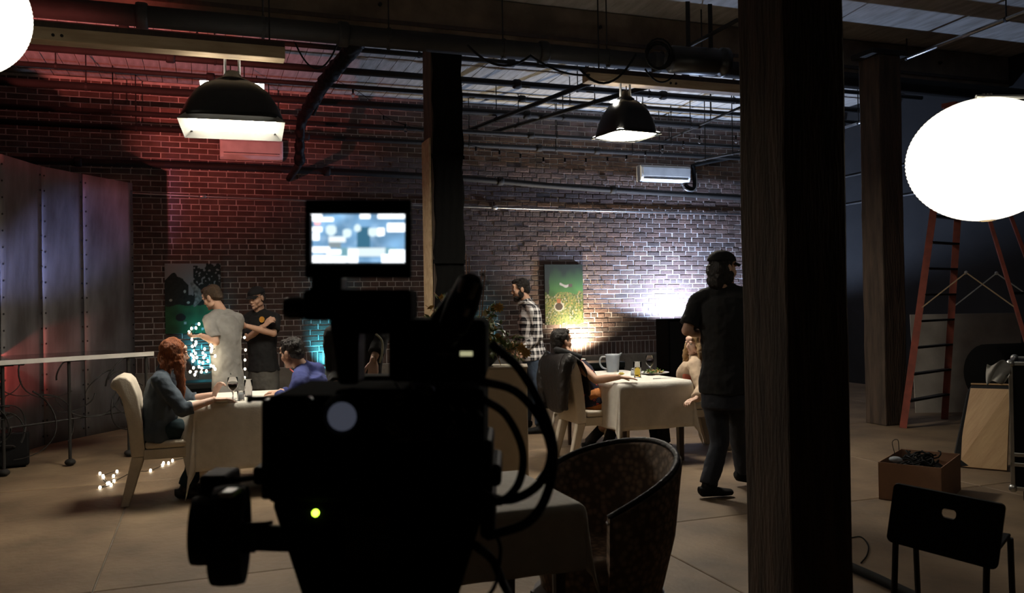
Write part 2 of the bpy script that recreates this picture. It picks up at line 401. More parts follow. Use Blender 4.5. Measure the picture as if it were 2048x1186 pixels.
for i in range(len(ca) - 1):
    for j in range(len(cb) - 1):
        la, lb = ca[i + 1] - ca[i] - .009, cb[j + 1] - cb[j] - .009
        key = (round(la, 3), round(lb, 3))
        if key not in slab_meshes:
            mb = MB(); e = .006
            q = [V((sx * (la / 2 - k * e), sy * (lb / 2 - k * e), z)) for z, k in ((-.02, 0), (-.004, 0), (0, 1)) for sx, sy in ((-1, -1), (1, -1), (1, 1), (-1, 1))]
            mb.add(q, [(i4 + k * 4, (i4 + 1) % 4 + k * 4, (i4 + 1) % 4 + k * 4 + 4, i4 + k * 4 + 4) for k in (0, 1) for i4 in range(4)] + [(8, 9, 10, 11)])
            slab_meshes[key] = mb.mesh('slab')
        o = link('slab', slab_meshes[key], M['concrete'], floor)
        o.location = MAT4['floor'].inverted() @ B((ca[i] + ca[i + 1]) / 2, (cb[j] + cb[j + 1]) / 2, 0)
# brick wall: mortar body, concrete foundation, upright course, running bond above
wall = shell('wall_back', AL, AR, WB + .009, WB + .4, 0, HC, M['mortar'])
IW = MAT4['wall_back'].inverted(); wc = (AL + AR) / 2
lx = lambda a: a - wc
ly = -(.4 + .009) / 2 + .0                    # local y of the wall's front plane relative to centre: mortar face
FY = (IW @ B(wc, WB, 0)).y                    # local y of the brick faces
MB().box((lx(AL), FY - .06, 0), (lx(AR), FY + .05, .55)).build('foundation', M['foundation'], wall, bevel=.01)
def brick_shape(L, H, D=.05, e=.006):
    q = []
    for y, k in ((D, 0), (e, 0), (0, e)):
        q += [V((-L / 2 + k, y, -H / 2 + k)), V((L / 2 - k, y, -H / 2 + k)), V((L / 2 - k, y, H / 2 - k)), V((-L / 2 + k, y, H / 2 - k))]
    f = [(k * 4 + i, k * 4 + (i + 1) % 4, k * 4 + 4 + (i + 1) % 4, k * 4 + 4 + i) for k in (0, 1) for i in range(4)] + [(8, 9, 10, 11)]
    return q, f
bricks = []                                    # (a, z, L, H, depth jitter)
br = random.Random(3)
a = -3.4
while a < AR:
    bricks.append((a, .55 + .115, .07, .21, br.uniform(-.002, .004))); a += .082
CO = .082; ncourse = int((HC - .78) / CO)
for c in range(ncourse):
    z = .78 + CO * (c + .5); hd = (c % 7 == 5)
    L = .118 if hd else .247; a = -3.4 + (.065 if hd else (.13 if c % 2 else 0)) + br.uniform(-.008, .008)
    while a < AR - .05:
        bricks.append((a, z + br.uniform(-.0015, .0015), L + br.uniform(-.008, .004), .069 + br.uniform(-.003, .002), br.uniform(-.004, .006))); a += L + .0125
def seen(bk):
    p = B(bk[0], WB, bk[1]) - CAM; d = p.dot(FW); x = CX + FPX * p.dot(RT) / d; y = CY - FPX * p.dot(UP) / d
    ok = 292 < x < 590 and 300 < y < 560 and not (325 < x < 440 and y > 520)
    ok = ok or (560 < x < 845 and 230 < y < 395)
    return (bk[2] > .15 and ok), d
ranked = sorted((seen(b)[1], i) for i, b in enumerate(bricks) if seen(b)[0])
single = {i for _, i in ranked[:300]}
bm = [brick_shape(L, .069) for L in (.241, .246, .25)]
bmesh_ = []
for q, f in bm:
    x = MB().add(q, f); bmesh_.append(x.mesh('brick'))
mass = MB(); tint = []
for i, (a, z, L, H, dj) in enumerate(bricks):
    if i in single:
        o = link('brick', bmesh_[i % 3], M['brick'], wall); o.location = (lx(a), FY - dj, z)
    else:
        q, f = brick_shape(L, H); mass.add([p + V((lx(a), FY - dj, z)) for p in q], f); tint += [br.random()] * len(q)
me = mass.mesh('brick_mass'); at = me.attributes.new('tint', 'FLOAT', 'POINT'); at.data.foreach_set('value', tint)
tag(link('brick_field', me, M['brick_mass'], wall), kind='stuff')
wall_r = shell('wall_right', AR, AR + .35, BF, WB + .4, 0, HC, M['dark_wall'])
wall_l = shell('wall_left', AL - .35, AL, BF, WB + .4, 0, HC, M['dark_wall'])
wall_f = shell('wall_rear', AL, AR, BF - .35, BF, 0, HC, M['dark_wall'])
ceiling = shell('ceiling', AL - .4, AR + .4, BF - .4, WB + .4, HC + .05, HC + .3, M['beam'])
# deck planks in the bay in view
pm = MB().box((-.096, -2.25, 0), (.096, 2.25, .045)).mesh('plank')
a = -4.0
while a < AR:
    o = link('plank', pm, M['plank'], ceiling)
    o.location = MAT4['ceiling'].inverted() @ B(a, 10.98, HC + br.uniform(-.004, .004)); a += .2
o = MB().box((-(AR - AL) / 2, -(8.7 - BF) / 2, 0), ((AR - AL) / 2, (8.7 - BF) / 2, .045)).build('rear_deck', M['plank'], ceiling)
o.location = MAT4['ceiling'].inverted() @ B((AL + AR) / 2, (8.7 + BF) / 2, HC)
# timber posts and beams
def post(a, b, h, w_, label, n_=5):
    t = thing('timber_post', label, 'post', B(a, b, 0), BA)
    mb = MB(); r_ = random.Random(int(a * 10 + b)); rows = 14
    secs = []
    for k in range(rows + 1):
        j = lambda: 1 + r_.uniform(-.022, .022)
        secs.append([(-w_ / 2 * j(), -w_ / 2 * j()), (w_ / 2 * j(), -w_ / 2 * j()), (w_ / 2 * j(), w_ / 2 * j()), (-w_ / 2 * j(), w_ / 2 * j())])
    vs = [(x, y, h * k / rows) for k, s in enumerate(secs) for x, y in s]
    fs = [(k * 4 + i, k * 4 + (i + 1) % 4, k * 4 + 4 + (i + 1) % 4, k * 4 + 4 + i) for k in range(rows) for i in range(4)] + [(3, 2, 1, 0), tuple(rows * 4 + i for i in range(4))]
    mb.add(vs, fs).build('shaft', M['timber'], t, bevel=.012)
    MB().box((-w_ * .8, -w_ * .55, h), (w_ * .8, w_ * .55, h + .06)).build('cap_plate', M['pipe'], t, bevel=.005)
    return t
HB = 4.25
PA, PB = ab(P(1588, 593, 3.95)), ab(P(890, 593, 9.1))
post(PA[0], PA[1], HB, .335, 'massive dark timber post closest to the camera, right of centre')
post(PB[0], PB[1], HB, .33, 'timber post behind the monitor with one warm lit side')
pc = GZ(1773, 847); PC = ab(pc)
post(PC[0], PC[1], HB, .32, 'grey weathered timber post standing left of the orange ladder')
t = MB().box((-.191, -.16, 0), (-.169, .16, 3.22)).build('lit_side_plank', M['batten'], bpy.data.objects['timber_post.001'], bevel=.004)  # pale plank added so the post's lamp-lit side reads bright
pf = B(PB[0], PB[1] - .185, 0); t = thing('added_drape', 'black cloth added to darken the camera side of the post behind the monitor', 'cloth', pf, BA)  # cloth added to keep the post's front face dark
rows_ = []
for q in range(22):
    zz = 4.2 - q * .145; rows_.append([V((.008 + u_ * .162 + .012 * math.sin(q * 1.7 + u_ * 2) + (.02 * noise.noise(V((q * .5, u_, 0))) if abs(u_) > .9 else 0), -.012 * abs(math.sin(u_ * 6 + q * .3)), zz)) for u_ in [-1 + i / 6 for i in range(13)]])
mb = MB(); mb.add([p for r in rows_ for p in r], [(a_ * 13 + b_, (a_ + 1) * 13 + b_, (a_ + 1) * 13 + b_ + 1, a_ * 13 + b_ + 1) for a_ in range(21) for b_ in range(12)])
o = mb.build('cloth', M['velvet'], t, smooth=True); s = o.modifiers.new('s', 'SOLIDIFY'); s.thickness = .004
for zz in (4.12, 3.0, 1.9): MB().box((-.178, -.03, zz), (.178, -.016, zz + .04)).build('tie_strap', M['velvet'], t)
def beam(a0, a1, b, label, w_=.34):
    t = thing('ceiling_beam', label, 'beam', B((a0 + a1) / 2, b, HB + .06), BA)
    L = (a1 - a0) / 2
    MB().box((-L, -w_ / 2, 0), (L, w_ / 2, HC - HB - .065)).build('timber', M['beam'], t, bevel=.012)
    o = MB().box((-L, -w_ / 2 - .02, .06), (L, -w_ / 2 - .001, .1)).build('edge_strip', M['dark_wood'], t)
    for k in range(7):
        x = -L + (k + .5) * 2 * L / 7
        MB().lathe([(.02, 0), (.02, .03), (.008, .035), (.008, .05)], 8, (x, -w_ / 2, .25), (0, -1, 0)).build('bolt', M['pipe'], t)
    return t
beam(AL + .02, AR - .02, PB[1], 'long dark ceiling beam carried by the post behind the monitor')
beam(AL + .02, AR - .02, PA[1], 'long ceiling beam over the massive foreground post')

# ------------------------------------------------------------------ pipes, conduits and rods
def pipe_run(name, label, pts, r, material='pipe', hangers=(), clamps=(), n=8, top=HC, cat='pipe', extra=None, group=None):
    pts = [V(p) for p in pts]; t = thing(name, label, cat, pts[0], 0, group)
    MB().tube(pts, r, n).build('tube', M[material], t, smooth=True, world=True)
    for f in hangers:
        k = min(int(f * (len(pts) - 1)), len(pts) - 2); p = pts[k].lerp(pts[k + 1], f * (len(pts) - 1) - k)
        MB().tube([p, V((p.x, p.y, top))], .008, 6).build('hanger_rod', M['pipe'], t, world=True)
        MB().lathe([(r + .006, -.014), (r + .006, .014)], 10, p, pts[-1] - pts[0]).build('clamp', M['pipe'], t, world=True)
    for f in clamps:
        k = min(int(f * (len(pts) - 1)), len(pts) - 2); p = pts[k].lerp(pts[k + 1], f * (len(pts) - 1) - k)
        MB().lathe([(r + .012, -.05), (r + .02, -.03), (r + .02, .03), (r + .012, .05)], 10, p, pts[-1] - pts[0]).build('coupling', M[material], t, smooth=True, world=True)
    return t
yw = lambda x, y, off: onwall(x, y, off)
pipe_run('wall_pipe', 'thick black pipe running across the brick wall under the air conditioners',
         bez([yw(-40, 318, .12), yw(290, 328, .12), yw(660, 343, .12), yw(930, 357, .12), yw(1110, 372, .12), yw(1290, 384, .12), yw(1560, 400, .12)], 30), .05, clamps=(.1, .33, .56, .78))
pipe_run('wall_conduit', 'thin galvanised conduit running along the brick wall below the thick pipe',
         [yw(-40, 375, .03), yw(290, 388, .03), yw(820, 410, .03), yw(1160, 421, .03), yw(1560, 430, .03)], .014, 'conduit', clamps=(.3, .62))
cp = [B(AR - .03, WB - .1, 3.07), B(AR - .03, 5.0, 3.07)]
pipe_run('wall_conduit', 'pale conduit along the dark right wall beyond the ladder', cp, .014, 'conduit', clamps=(.3,))
pipe_run('wall_conduit', 'upper faint conduit high on the dark right wall', [B(AR - .03, WB - .1, 3.55), B(AR - .03, 5.0, 3.55)], .012, 'conduit', clamps=(.5,))
pipe_run('ceiling_duct', 'fat dark main pipe slung just under the long ceiling beam', [B(-4.5, 8.25, 4.1), B(AR - .1, 8.25, 4.1)], .1, hangers=(.2, .34, .42, .5, .58, .66, .78), clamps=(.27, .39, .53, .62))
runs = [(10.1, 4.52, .032, 'foremost'), (10.7, 4.42, .045, 'second'), (11.3, 4.38, .03, 'third'), (11.9, 4.3, .05, 'fourth'), (12.5, 4.12, .035, 'fifth'), (12.9, 4.0, .04, 'last and lowest')]
for k, (b, z, r, w_) in enumerate(runs):
    pipe_run('sprinkler_pipe', w_ + ' of the parallel ceiling pipes counted towards the brick wall', [B(-4.5, b, z), B(AR - .06, b, z)], r,
             hangers=[.16 + .017 * k, .3 + .013 * k, .47 + .02 * k, .62 + .01 * k, .69 + .015 * k, .8], clamps=(.25 + .03 * k, .55 + .02 * k, .72), group='parallel ceiling pipes')
for k, (x0, y0, x1, y1, z, lb) in enumerate([(1325, 108, 935, 262, 4.2, 'upper slanting pipe rising to the right above the small floodlight'), (1300, 172, 985, 265, 4.26, 'lower slanting pipe crossing left of the small floodlight'),
                                            (1500, 300, 1390, 322, 3.75, 'short slanting pipe above the right air conditioner'), (1480, 215, 1310, 290, 4.3, 'slanting pipe right of the small floodlight'),
                                            (1475, 40, 1330, 118, 4.0, 'slanting conduit over the black stage winch')]):
    pipe_run('brace_pipe', lb, [GZ(x0, y0, z), GZ(x1, y1, z)], .035 if k < 2 else .02, hangers=(.3, .8) if k < 4 else ())
pipe_run('brace_pipe', 'long slanting conduit under the ceiling right of the massive post', [GZ(1690, 165, 4.5), GZ(2060, 20, 4.5)], .025, 'conduit', hangers=(.4, .9))
pipe_run('brace_pipe', 'short bright conduit piece beside the weathered post', [GZ(1690, 255, 4.2), GZ(1745, 238, 4.2)], .022, 'conduit', hangers=(.5,))
# vertical pipe wrapped in black film in front of the wall
pz = [P(738, 40, 9.3), P(705, 95, 9.6), P(660, 150, 10.2), P(622, 205, 10.9), P(603, 245, 11.3), P(597, 330, 11.6)]
t = thing('wrapped_riser', 'crooked riser pipe wrapped in black plastic film right of the large floodlight', 'pipe', pz[-1])
mb = MB().tube(bez(pz, 30), [.10 - .0012 * k for k in range(31)], 10); mb = remesh(mb, .02, 2, .03, 9.0)
mb.build('film_wrap', M['black'], t, smooth=True, world=True)
MB().tube(bez([p + V((.16, 0, .1)) for p in pz[:5]], 20), .02, 6).build('side_pipe', M['pipe'], t, smooth=True, world=True)
MB().tube([pz[-1], pz[-1] + N * (WB - pz[-1].dot(N)) * .95], .05, 8).build('wall_elbow', M['pipe'], t, smooth=True, world=True)
# ------------------------------------------------------------------ floodlights on battens
def batten(label, c, L0, L1, z, w_=.13, h_=.085):
    t = thing('lighting_batten', label, 'batten', V((c.x, c.y, z)), BA)
    MB().box((-L0, -w_ / 2, 0), (L1, w_ / 2, h_)).build('board', M['batten'], t, bevel=.006)
    MB().box((-L0, -w_ / 2 + .02, h_), (L1, w_ / 2 - .02, h_ + .05)).build('spine', M['dark_wood'], t, bevel=.004)
    for x in (-L0 + .15, L1 - .12):
        MB().tube([(x, 0, h_), (x, 0, HC - z)], .007, 6).build('hanger_rod', M['pipe'], t)
    for x in (-L0 + .9, -L0 + .96):
        if x < L1: MB().lathe([(.012, 0), (.012, .01)], 8, (x, -w_ / 2, .04), (0, -1, 0)).build('screw', M['pipe'], t)
    return t
def floodlight(label, c, wdt, rz, h, lens, stem, flange):
    t = thing('pendant_floodlight', label, 'lamp', c, rz)
    hw = wdt / 2
    prof = [(1.0, 0), (.97, .12), (.88, .38), (.74, .66), (.55, .88), (.36, 1.0)]
    sh = MB(); secs = [(V((0, 0, h * q)), V((hw * p, 0, 0)), V((0, hw * p, 0))) for p, q in prof]
    sh.loft(secs, 28, False, True, sup=5.0)
    o = sh.build('shade', M['black_metal'], t, smooth=True); so = o.modifiers.new('s', 'SOLIDIFY'); so.thickness = .006; so.offset = -1
    k = .85 if flange else .93
    MB().box((-hw * k, -hw * k, .012), (hw * k, hw * k, .02)).build('lens', lens, t, bevel=.003)
    fl = MB(); a, b = hw * k, hw * 1.0; z0, z1 = .012, (-.045 if flange else -.004)
    for sx, sy in ((1, 0), (-1, 0), (0, 1), (0, -1)):
        n_, e = V((sx, sy, 0)), V((-sy, sx, 0))
        q = [n_ * a + e * -a, n_ * b + e * -b, n_ * a + e * a, n_ * b + e * b]
        lo = [V((q[0].x, q[0].y, z0)), V((q[1].x, q[1].y, z1)), V((q[2].x, q[2].y, z0)), V((q[3].x, q[3].y, z1))]
        fl.hexa(lo + [p + V((0, 0, .006)) for p in lo])
    fl.build('flange', M['flange'], t)
    for sx, sy in ((-1, .0), (1, .0), (0, 1)):
        c0 = V((sx * hw * .5, sy * hw * .5, h * .97))
        MB().obox(c0, V((.038 * wdt / .6, 0, 0)), V((0, .05 * wdt / .6, 0)), V((0, 0, .008))).build('vent', M['vent_glow'], t, bevel=.004)
    MB().lathe([(.36 * hw, h * .98), (.36 * hw, h + .02), (.2 * hw, h + .05), (.12 * hw, h + .1)], 16).build('ballast_neck', M['black_metal'], t, smooth=True)
    for sx in (-1, 1):
        MB().tube([(sx * .055, 0, h), (sx * .055, 0, h + stem)], .011, 8).build('stem', M['white_metal'], t)
    MB().tube([(sx * .055, .06, h), (sx * .055, .06, h + stem)], .006, 6).build('power_lead', M['pipe'], t)
    return t
L1c = P(466, 250, 7.0); L2c = P(1252, 273, 8.25)
floodlight('large square black floodlight glowing white over the left dining table', L1c, .8, R(17), .34, M['flood1'], .2, True)
batten('long pale wooden batten above the large floodlight', L1c, 2.2, .42, L1c.z + .56, .15, .1)
floodlight('small square black floodlight glowing over the right dining table', L2c, .5, R(27), .34, M['flood2'], .17, False)
batten('pale wooden batten carrying the small floodlight', P(1250, 273, 8.3), .42, 1.6, L2c.z + .51)
# ------------------------------------------------------------------ paper lanterns
def lantern(label, c, rx, rz_, tilt, topbar):
    t = thing('paper_lantern', label, 'lantern', c)
    rot = Matrix.Rotation(tilt, 3, 'Y'); k = 44; mb = MB(); n = 40; o = []
    secs = []
    for i in range(k * 2 + 1):
        th = math.pi * (.03 + .94 * i / (k * 2)); rr = math.sin(th) * (1.0 + (.012 if i % 2 else 0))
        secs.append((rot @ V((0, 0, -rz_ * math.cos(th))), rot @ V((rx * rr, 0, 0)), rot @ V((0, rx * rr, 0))))
    mb.loft(secs, n, False, False); mb.build('paper_shade', M['paper'], t, smooth=True)
    for s in (-1, 1):
        MB().lathe([(rx * .085, -.004), (rx * .105, -.004), (rx * .105, .004), (rx * .085, .004)], 20, rot @ V((0, 0, s * rz_ * .995)), rot @ V((0, 0, 1)), closed=True).build('wire_ring', M['batten'], t)
    return t
Rc = P(1966, 320, 4.5)
lantern('big glowing oval paper lantern in front of the ladder', Rc, .372, .322, R(-3), True)
Lc = P(-72, 28, 4.6)
lan2 = lantern('glowing paper lantern cut off by the upper left picture edge', Lc, .325, .33, 0, False)
t = thing('lantern_boom', 'thin boom pole on a stand holding the big oval lantern', 'stand', V((Rc.x + 1.6, Rc.y, 0)))
zt = Rc.z + .335
MB().tube([V((Rc.x - .03, Rc.y, zt)), V((Rc.x + 1.6, Rc.y, zt - .02))], .011, 8).build('boom', M['alu'], t, world=True)
MB().tube([V((Rc.x + 1.6, Rc.y, .6)), V((Rc.x + 1.6, Rc.y, zt + .06))], .016, 8).build('pole', M['alu'], t, world=True)
for k in range(3):
    d = V((math.cos(k * 2.1 + .3), math.sin(k * 2.1 + .3), 0)) * .45
    MB().tube([V((Rc.x + 1.6, Rc.y, .62)), V((Rc.x + 1.6, Rc.y, .01)) + d], .011, 6).build('leg', M['alu'], t, world=True)
for k in range(3):
    MB().ell((Rc.x + .01 + .02 * k, Rc.y, zt + .014), .008, .008, .006).build('clip', M['pipe'], t, world=True)
MB().tube([Lc + V((0, 0, .32)), V((Lc.x, Lc.y, HC))], .006, 6).build('cord', M['pipe'], lan2, world=True)
# ------------------------------------------------------------------ uplights (LED cans)
def par_can(label, loc, target, watts, color, size, blend=.6, stand=False, radius=.05, z0=0.0, glow=3.0):
    loc = V(loc); t = thing('led_uplight', label, 'spotlight', V((loc.x, loc.y, z0)))
    ax = (V(target) - loc).normalized()
    MB().lathe([(.062, -.03), (.062, .12), (.05, .125), (.05, -.02)][::1], 18, loc - ax * .14, ax).build('housing', M['black_metal'], t, smooth=False, world=True)
    MB().lathe([(.047, 0), (.047, .006)], 18, loc - ax * .014, ax).build('lens', emit('uplight_lens', color, glow), t, world=True)
    sd = ax.cross(Z).normalized() if abs(ax.z) < .99 else V((1, 0, 0))
    for s in (-1, 1):
        MB().bar(loc - ax * .08 + sd * (s * .07), V((loc.x, loc.y, max(z0 + .012, loc.z - .2))) + sd * (s * .05), .02, .005, ax).build('yoke', M['pipe'], t, world=True)
    b0 = V((loc.x, loc.y, z0))
    if loc.z - z0 > .4:
        MB().tube([b0 + V((0, 0, .02)), V((loc.x, loc.y, loc.z - .18))], .016, 8).build('pole', M['pipe'], t, world=True)
    MB().lathe([(.14, 0), (.14, .012), (.03, .02)], 16, b0).build('base', M['pipe'], t, world=True)
    spot('uplight_beam', loc + ax * .01, target, watts, color, size, blend, radius, t)
    return t
RED, CYAN = (1, .2, .17), (.08, .72, 1)
# red wash from the left, cut by an added, unseen black flag so that the wall left of the beam stays dark
RL = V((-4.15, 5.6, 1.75))
RT_ = GZ(190, 75, 4.75)
par_can('red LED wash light on a tall stand out of the left edge', RL, RT_, RED_W, RED, 64, 1.0)
hit = onwall(283, 330); d_ = (hit - RL); dn = V((d_.x, d_.y, 0)).normalized(); side = V((dn.y, -dn.x, 0))
fc = RL + dn * .9
elev = (B(-.9, WB, 4.62) - RL); tz = elev.z / V((elev.x, elev.y, 0)).length
top_z = RL.z + tz * .9
t = thing('added_flag', 'unseen black cloth flag added to shade the wall from the red wash', 'flag', V((fc.x, fc.y, 0)) - side * .45)
pl = [fc + V((0, 0, top_z - fc.z)), fc - side * 1.1 + V((0, 0, top_z - fc.z)), fc - side * 1.1 + V((0, 0, -1.0)), fc + V((0, 0, -1.0))]
MB().prism(pl, dn * .006).build('cloth_panel', M['charcoal'], t, world=True)
MB().tube([V((fc.x, fc.y, 0)) - side * .45 + dn * .02, V((fc.x, fc.y, top_z)) - side * .45 + dn * .02], .014, 8).build('pole', M['pipe'], t, world=True)
MB().lathe([(.3, 0), (.3, .015)], 16, V((fc.x, fc.y, 0)) - side * .45 + dn * .02).build('base', M['pipe'], t, world=True)
par_can('red LED light on the floor at the foot of the left steel panel', V((-4.75, 7.72, .62)), V((-5.15, 8.55, .85)), RED_LOW_W, (1, .12, .1), 50, 1.0)
par_can('blue LED light on a stand aimed at the steel panels', V((-4.3, 6.5, 1.25)), P(98, 500, 9.4), BLUE_W, (.34, .42, 1), 24, 1.0)
def wall_up(label, x, z, off, watts, color, size, z0=0.0, lean=.25, blend=.9, glow=3.0, radius=.05, tgt=2.0):
    p = onwall(x, 600, off); p.z = z; q = onwall(x, 600, off - lean); q.z = z + tgt * .5
    return par_can(label, p, q, watts, color, size, blend, radius=radius, z0=z0, glow=glow)
wall_up('warm white uplight behind the bench below the right painting', 1163, .52, .3, WARM_UP_W, (1, .84, .6), 120, blend=1)
wall_up('cool white uplight behind the tall black cabinet', 1372, 1.06, .6, COOL_UP_W, (.52, .67, 1), 166, lean=.06, radius=.07, blend=.25)
wall_up('cyan uplight on the floor below the left painting', 408, .42, .3, CYAN_W, CYAN, 64, lean=.3, tgt=.85)
wall_up('cyan uplight on the floor left of the post behind the monitor', 652, .42, .3, CYAN_W * 1.3, CYAN, 66, lean=.3, tgt=.85)
wall_up('cyan uplight on the floor behind the flower planter', 955, .42, .3, CYAN_W * .5, CYAN, 60, lean=.3, tgt=.85)
# ------------------------------------------------------------------ dining tables and cloths
def table(label, clabel, c, lu, ln, drop, h=.735, lap=None, leg='dark_wood', seed=1):
    t = thing('dining_table', label, 'table', V((c.x, c.y, 0)), BA)
    MB().box((-lu / 2 + .01, -ln / 2 + .01, h - .03), (lu / 2 - .01, ln / 2 - .01, h)).build('tabletop', M[leg], t, bevel=.004)
    for sx in (-1, 1):
        for sy in (-1, 1):
            x, y = sx * (lu / 2 - .07), sy * (ln / 2 - .07)
            MB().loft([(V((x, y, 0)), V((.016, 0, 0)), V((0, .016, 0))), (V((x, y, h - .03)), V((.026, 0, 0)), V((0, .026, 0)))], 8, sup=4).build('leg', M[leg], t)
    MB().box((-lu / 2 + .06, -ln / 2 + .06, h - .1), (lu / 2 - .06, ln / 2 - .06, h - .031)).build('apron', M[leg], t)
    # cloth
    rs = random.Random(seed); nx = ny = 56; X, Y = lu / 2 + drop, ln / 2 + drop; vs = []
    ph = [rs.uniform(0, 6) for _ in range(6)]
    for j in range(ny + 1):
        for i in range(nx + 1):
            x, y = X * (2 * i / nx - 1), Y * (2 * j / ny - 1)
            ex, ey = max(0, abs(x) - lu / 2), max(0, abs(y) - ln / 2); e = math.hypot(ex, ey)
            px, py = max(-lu / 2, min(lu / 2, x)), max(-ln / 2, min(ln / 2, y)); z = h + .004
            if e > 0:
                ox, oy = math.copysign(ex, x) / e, math.copysign(ey, y) / e
                sl = (px * 6 + py * 6)
                corner = min(ex, ey) / max(drop, .01)
                rip = .010 * math.sin(sl * 2.1 + ph[0]) + .008 * math.sin(sl * 4.3 + ph[1])
                out = .012 * (1 - math.exp(-e / .02)) + min(e, .5) * (.05 + rip * 2.2) + corner * .10 * e
                if corner > 0: out += .03 * e * math.sin(math.atan2(ey, ex) * 8)
                down = e
                if lap and x * lap[0] > 0 and ex > 0:         # this side rests on the sitter's lap
                    k = max(0, 1 - abs(y - lap[1]) / .42); k = k * k * (3 - 2 * k)
                    out += k * min(e, .3) * .7; down = e * (1 - k * .86)
                px += ox * out; py += oy * out; z -= max(0, math.sqrt(max(0, down * down)) - .004)
            z = max(z, .02)
            vs.append(V((px, py, z + (.0015 * noise.noise(V((x * 4, y * 4, seed))) if e == 0 else 0))))
    fs = [(j * (nx + 1) + i, j * (nx + 1) + i + 1, (j + 1) * (nx + 1) + i + 1, (j + 1) * (nx + 1) + i) for j in range(ny) for i in range(nx)]
    mb = MB().add(vs, fs); o = mb.build('tablecloth', M['cloth'], None, smooth=True)
    o.location = (c.x, c.y, 0); o.rotation_euler = (0, 0, BA); tag(o, clabel, 'tablecloth')
    s = o.modifiers.new('thick', 'SOLIDIFY'); s.thickness = .003; s.offset = 1
    return t
cA = GZ(390, 808, .74); cA.z = 0; tA = cA + U * .38 + N * .41
table('dining table of the red-haired woman, mostly under its white cloth', 'white cloth on the left table with the wine glass and candle', tA, .76, .82, .52, lap=(-1, -.13), seed=3)
cB = GZ(1240, 768, .74); cB.z = 0; tB = cB + U * .365 + N * .68
table('dining table under the small floodlight, mostly under its white cloth', 'white cloth on the right table with the pitcher and beer', tB, .73, 1.36, .42, seed=5)
cC = GZ(1165, 1007, .74); cC.z = 0; tC = cC - U * .38 + N * .34
table('near dining table with slim dark legs beside the tub chair', 'white cloth on the near empty table beside the tub chair', tC, .76, .68, .235, seed=9)
# ------------------------------------------------------------------ upholstered dining chairs
def parsons(label, c, rz, legs=True):
    t = thing('dining_chair', label, 'chair', V((c.x, c.y, 0)), rz, 'cream upholstered dining chairs')
    w_ = .225
    prof = [(-.19, .40), (-.205, .62), (-.235, .82), (-.275, .93), (-.31, .965), (-.36, .975), (-.405, .955), (-.425, .915), (-.415, .885), (-.385, .87), (-.345, .80), (-.31, .62), (-.285, .36), (-.19, .36)]
    MB().prism([V((-w_, y, z)) for y, z in prof], V((2 * w_, 0, 0))).build('backrest', M['upholstery'], t, bevel=.014, smooth=True)
    MB().box((-w_, -.19, .415), (w_, .26, .475)).build('seat', M['upholstery'], t, bevel=.022, smooth=True, seg=3)
    MB().box((-w_, -.2, .34), (w_, .255, .414)).build('seat_rail', M['upholstery'], t, bevel=.006)
    for sx in (-1, 1):
        x = sx * (w_ - .034)
        MB().loft([(V((x, -.335, 0)), V((.027, 0, 0)), V((0, .03, 0))), (V((x, -.24, .36)), V((.034, 0, 0)), V((0, .045, 0)))], 12, sup=5).build('leg', M['upholstery'], t)
        MB().loft([(V((x, .225, 0)), V((.024, 0, 0)), V((0, .024, 0))), (V((x, .22, .345)), V((.034, 0, 0)), V((0, .034, 0)))], 12, sup=5).build('leg', M['upholstery'], t)
    return t
FU = BA - R(90)               # a chair whose front looks along +U
nearA = GZ(250, 1012); chA = nearA + N * .19 + U * .335
parsons('cream scroll-back dining chair of the red-haired woman', chA, FU)
chA2 = tA + U * .62 + N * .05
parsons('cream dining chair under the man in the blue jacket', chA2, FU + math.pi)
nearB = GZ(1143, 928); chB = nearB + N * .19 + U * .335
parsons('cream dining chair with a dark jacket over its back', chB, FU)
chB2 = tB + U * .68 - N * .12
parsons('cream dining chair of the blond woman, partly behind the standing man', chB2, FU + math.pi)
# jacket over the back of the right chair
mj = MB(); Mc = Matrix.Translation(V((chB.x, chB.y, 0))) @ Matrix.Rotation(FU, 4, 'Z')
L_ = lambda x, y, z: Mc @ V((x, y, z))
def sheet(mb, rows, th):
    n = len(rows[0]); vs = [p for r in rows for p in r]; k = len(rows)
    mb.add(vs, [(j * n + i, j * n + i + 1, (j + 1) * n + i + 1, (j + 1) * n + i) for j in range(k - 1) for i in range(n - 1)])
jk = thing('hung_jacket', 'dark leather jacket hung over the back of the dining chair', 'jacket', V((chB.x, chB.y, .5)))
path = [(-.15, .62), (-.16, .78), (-.2, .9), (-.25, .975), (-.33, 1.0), (-.41, .99), (-.455, .93), (-.44, .8), (-.42, .66), (-.40, .52), (-.395, .45)]
def jrow(k, y, z):
    n = 13; out = []
    for i in range(n):
        u = -1 + 2 * i / (n - 1); wv = .018 * math.sin(u * 9 + k) * (1 if k > 5 else .3)
        sag = .08 * abs(u) ** 3 if k > 8 else 0
        out.append(L_(u * (.24 + .012 * math.sin(k)), y - abs(wv), z + sag - (.03 * abs(u) ** 4)))
    return out
rows = [jrow(k, y, z) for k, (y, z) in enumerate(path)]; sheet(mj, rows, .02)
o = mj.build('body', M['leather'], jk, smooth=True, world=True); s = o.modifiers.new('s', 'SOLIDIFY'); s.thickness = .022; s.offset = 0; s2 = o.modifiers.new('ss', 'SUBSURF'); s2.levels = 1; s2.render_levels = 1
for sx, L in ((1, .43), (-1, .47)):
    q = bez([L_(sx * .21, -.34, .97), L_(sx * .245, -.40, .88), L_(sx * .245, -.43, .7), L_(sx * .225, -.42, .93 - L)], 9)
    remesh(MB().tube(q, [.07, .075, .072, .068, .065, .06, .058, .055, .05, .045][:len(q)], 10), .012, 2, .012, 14).build('sleeve', M['leather'], jk, smooth=True, world=True)
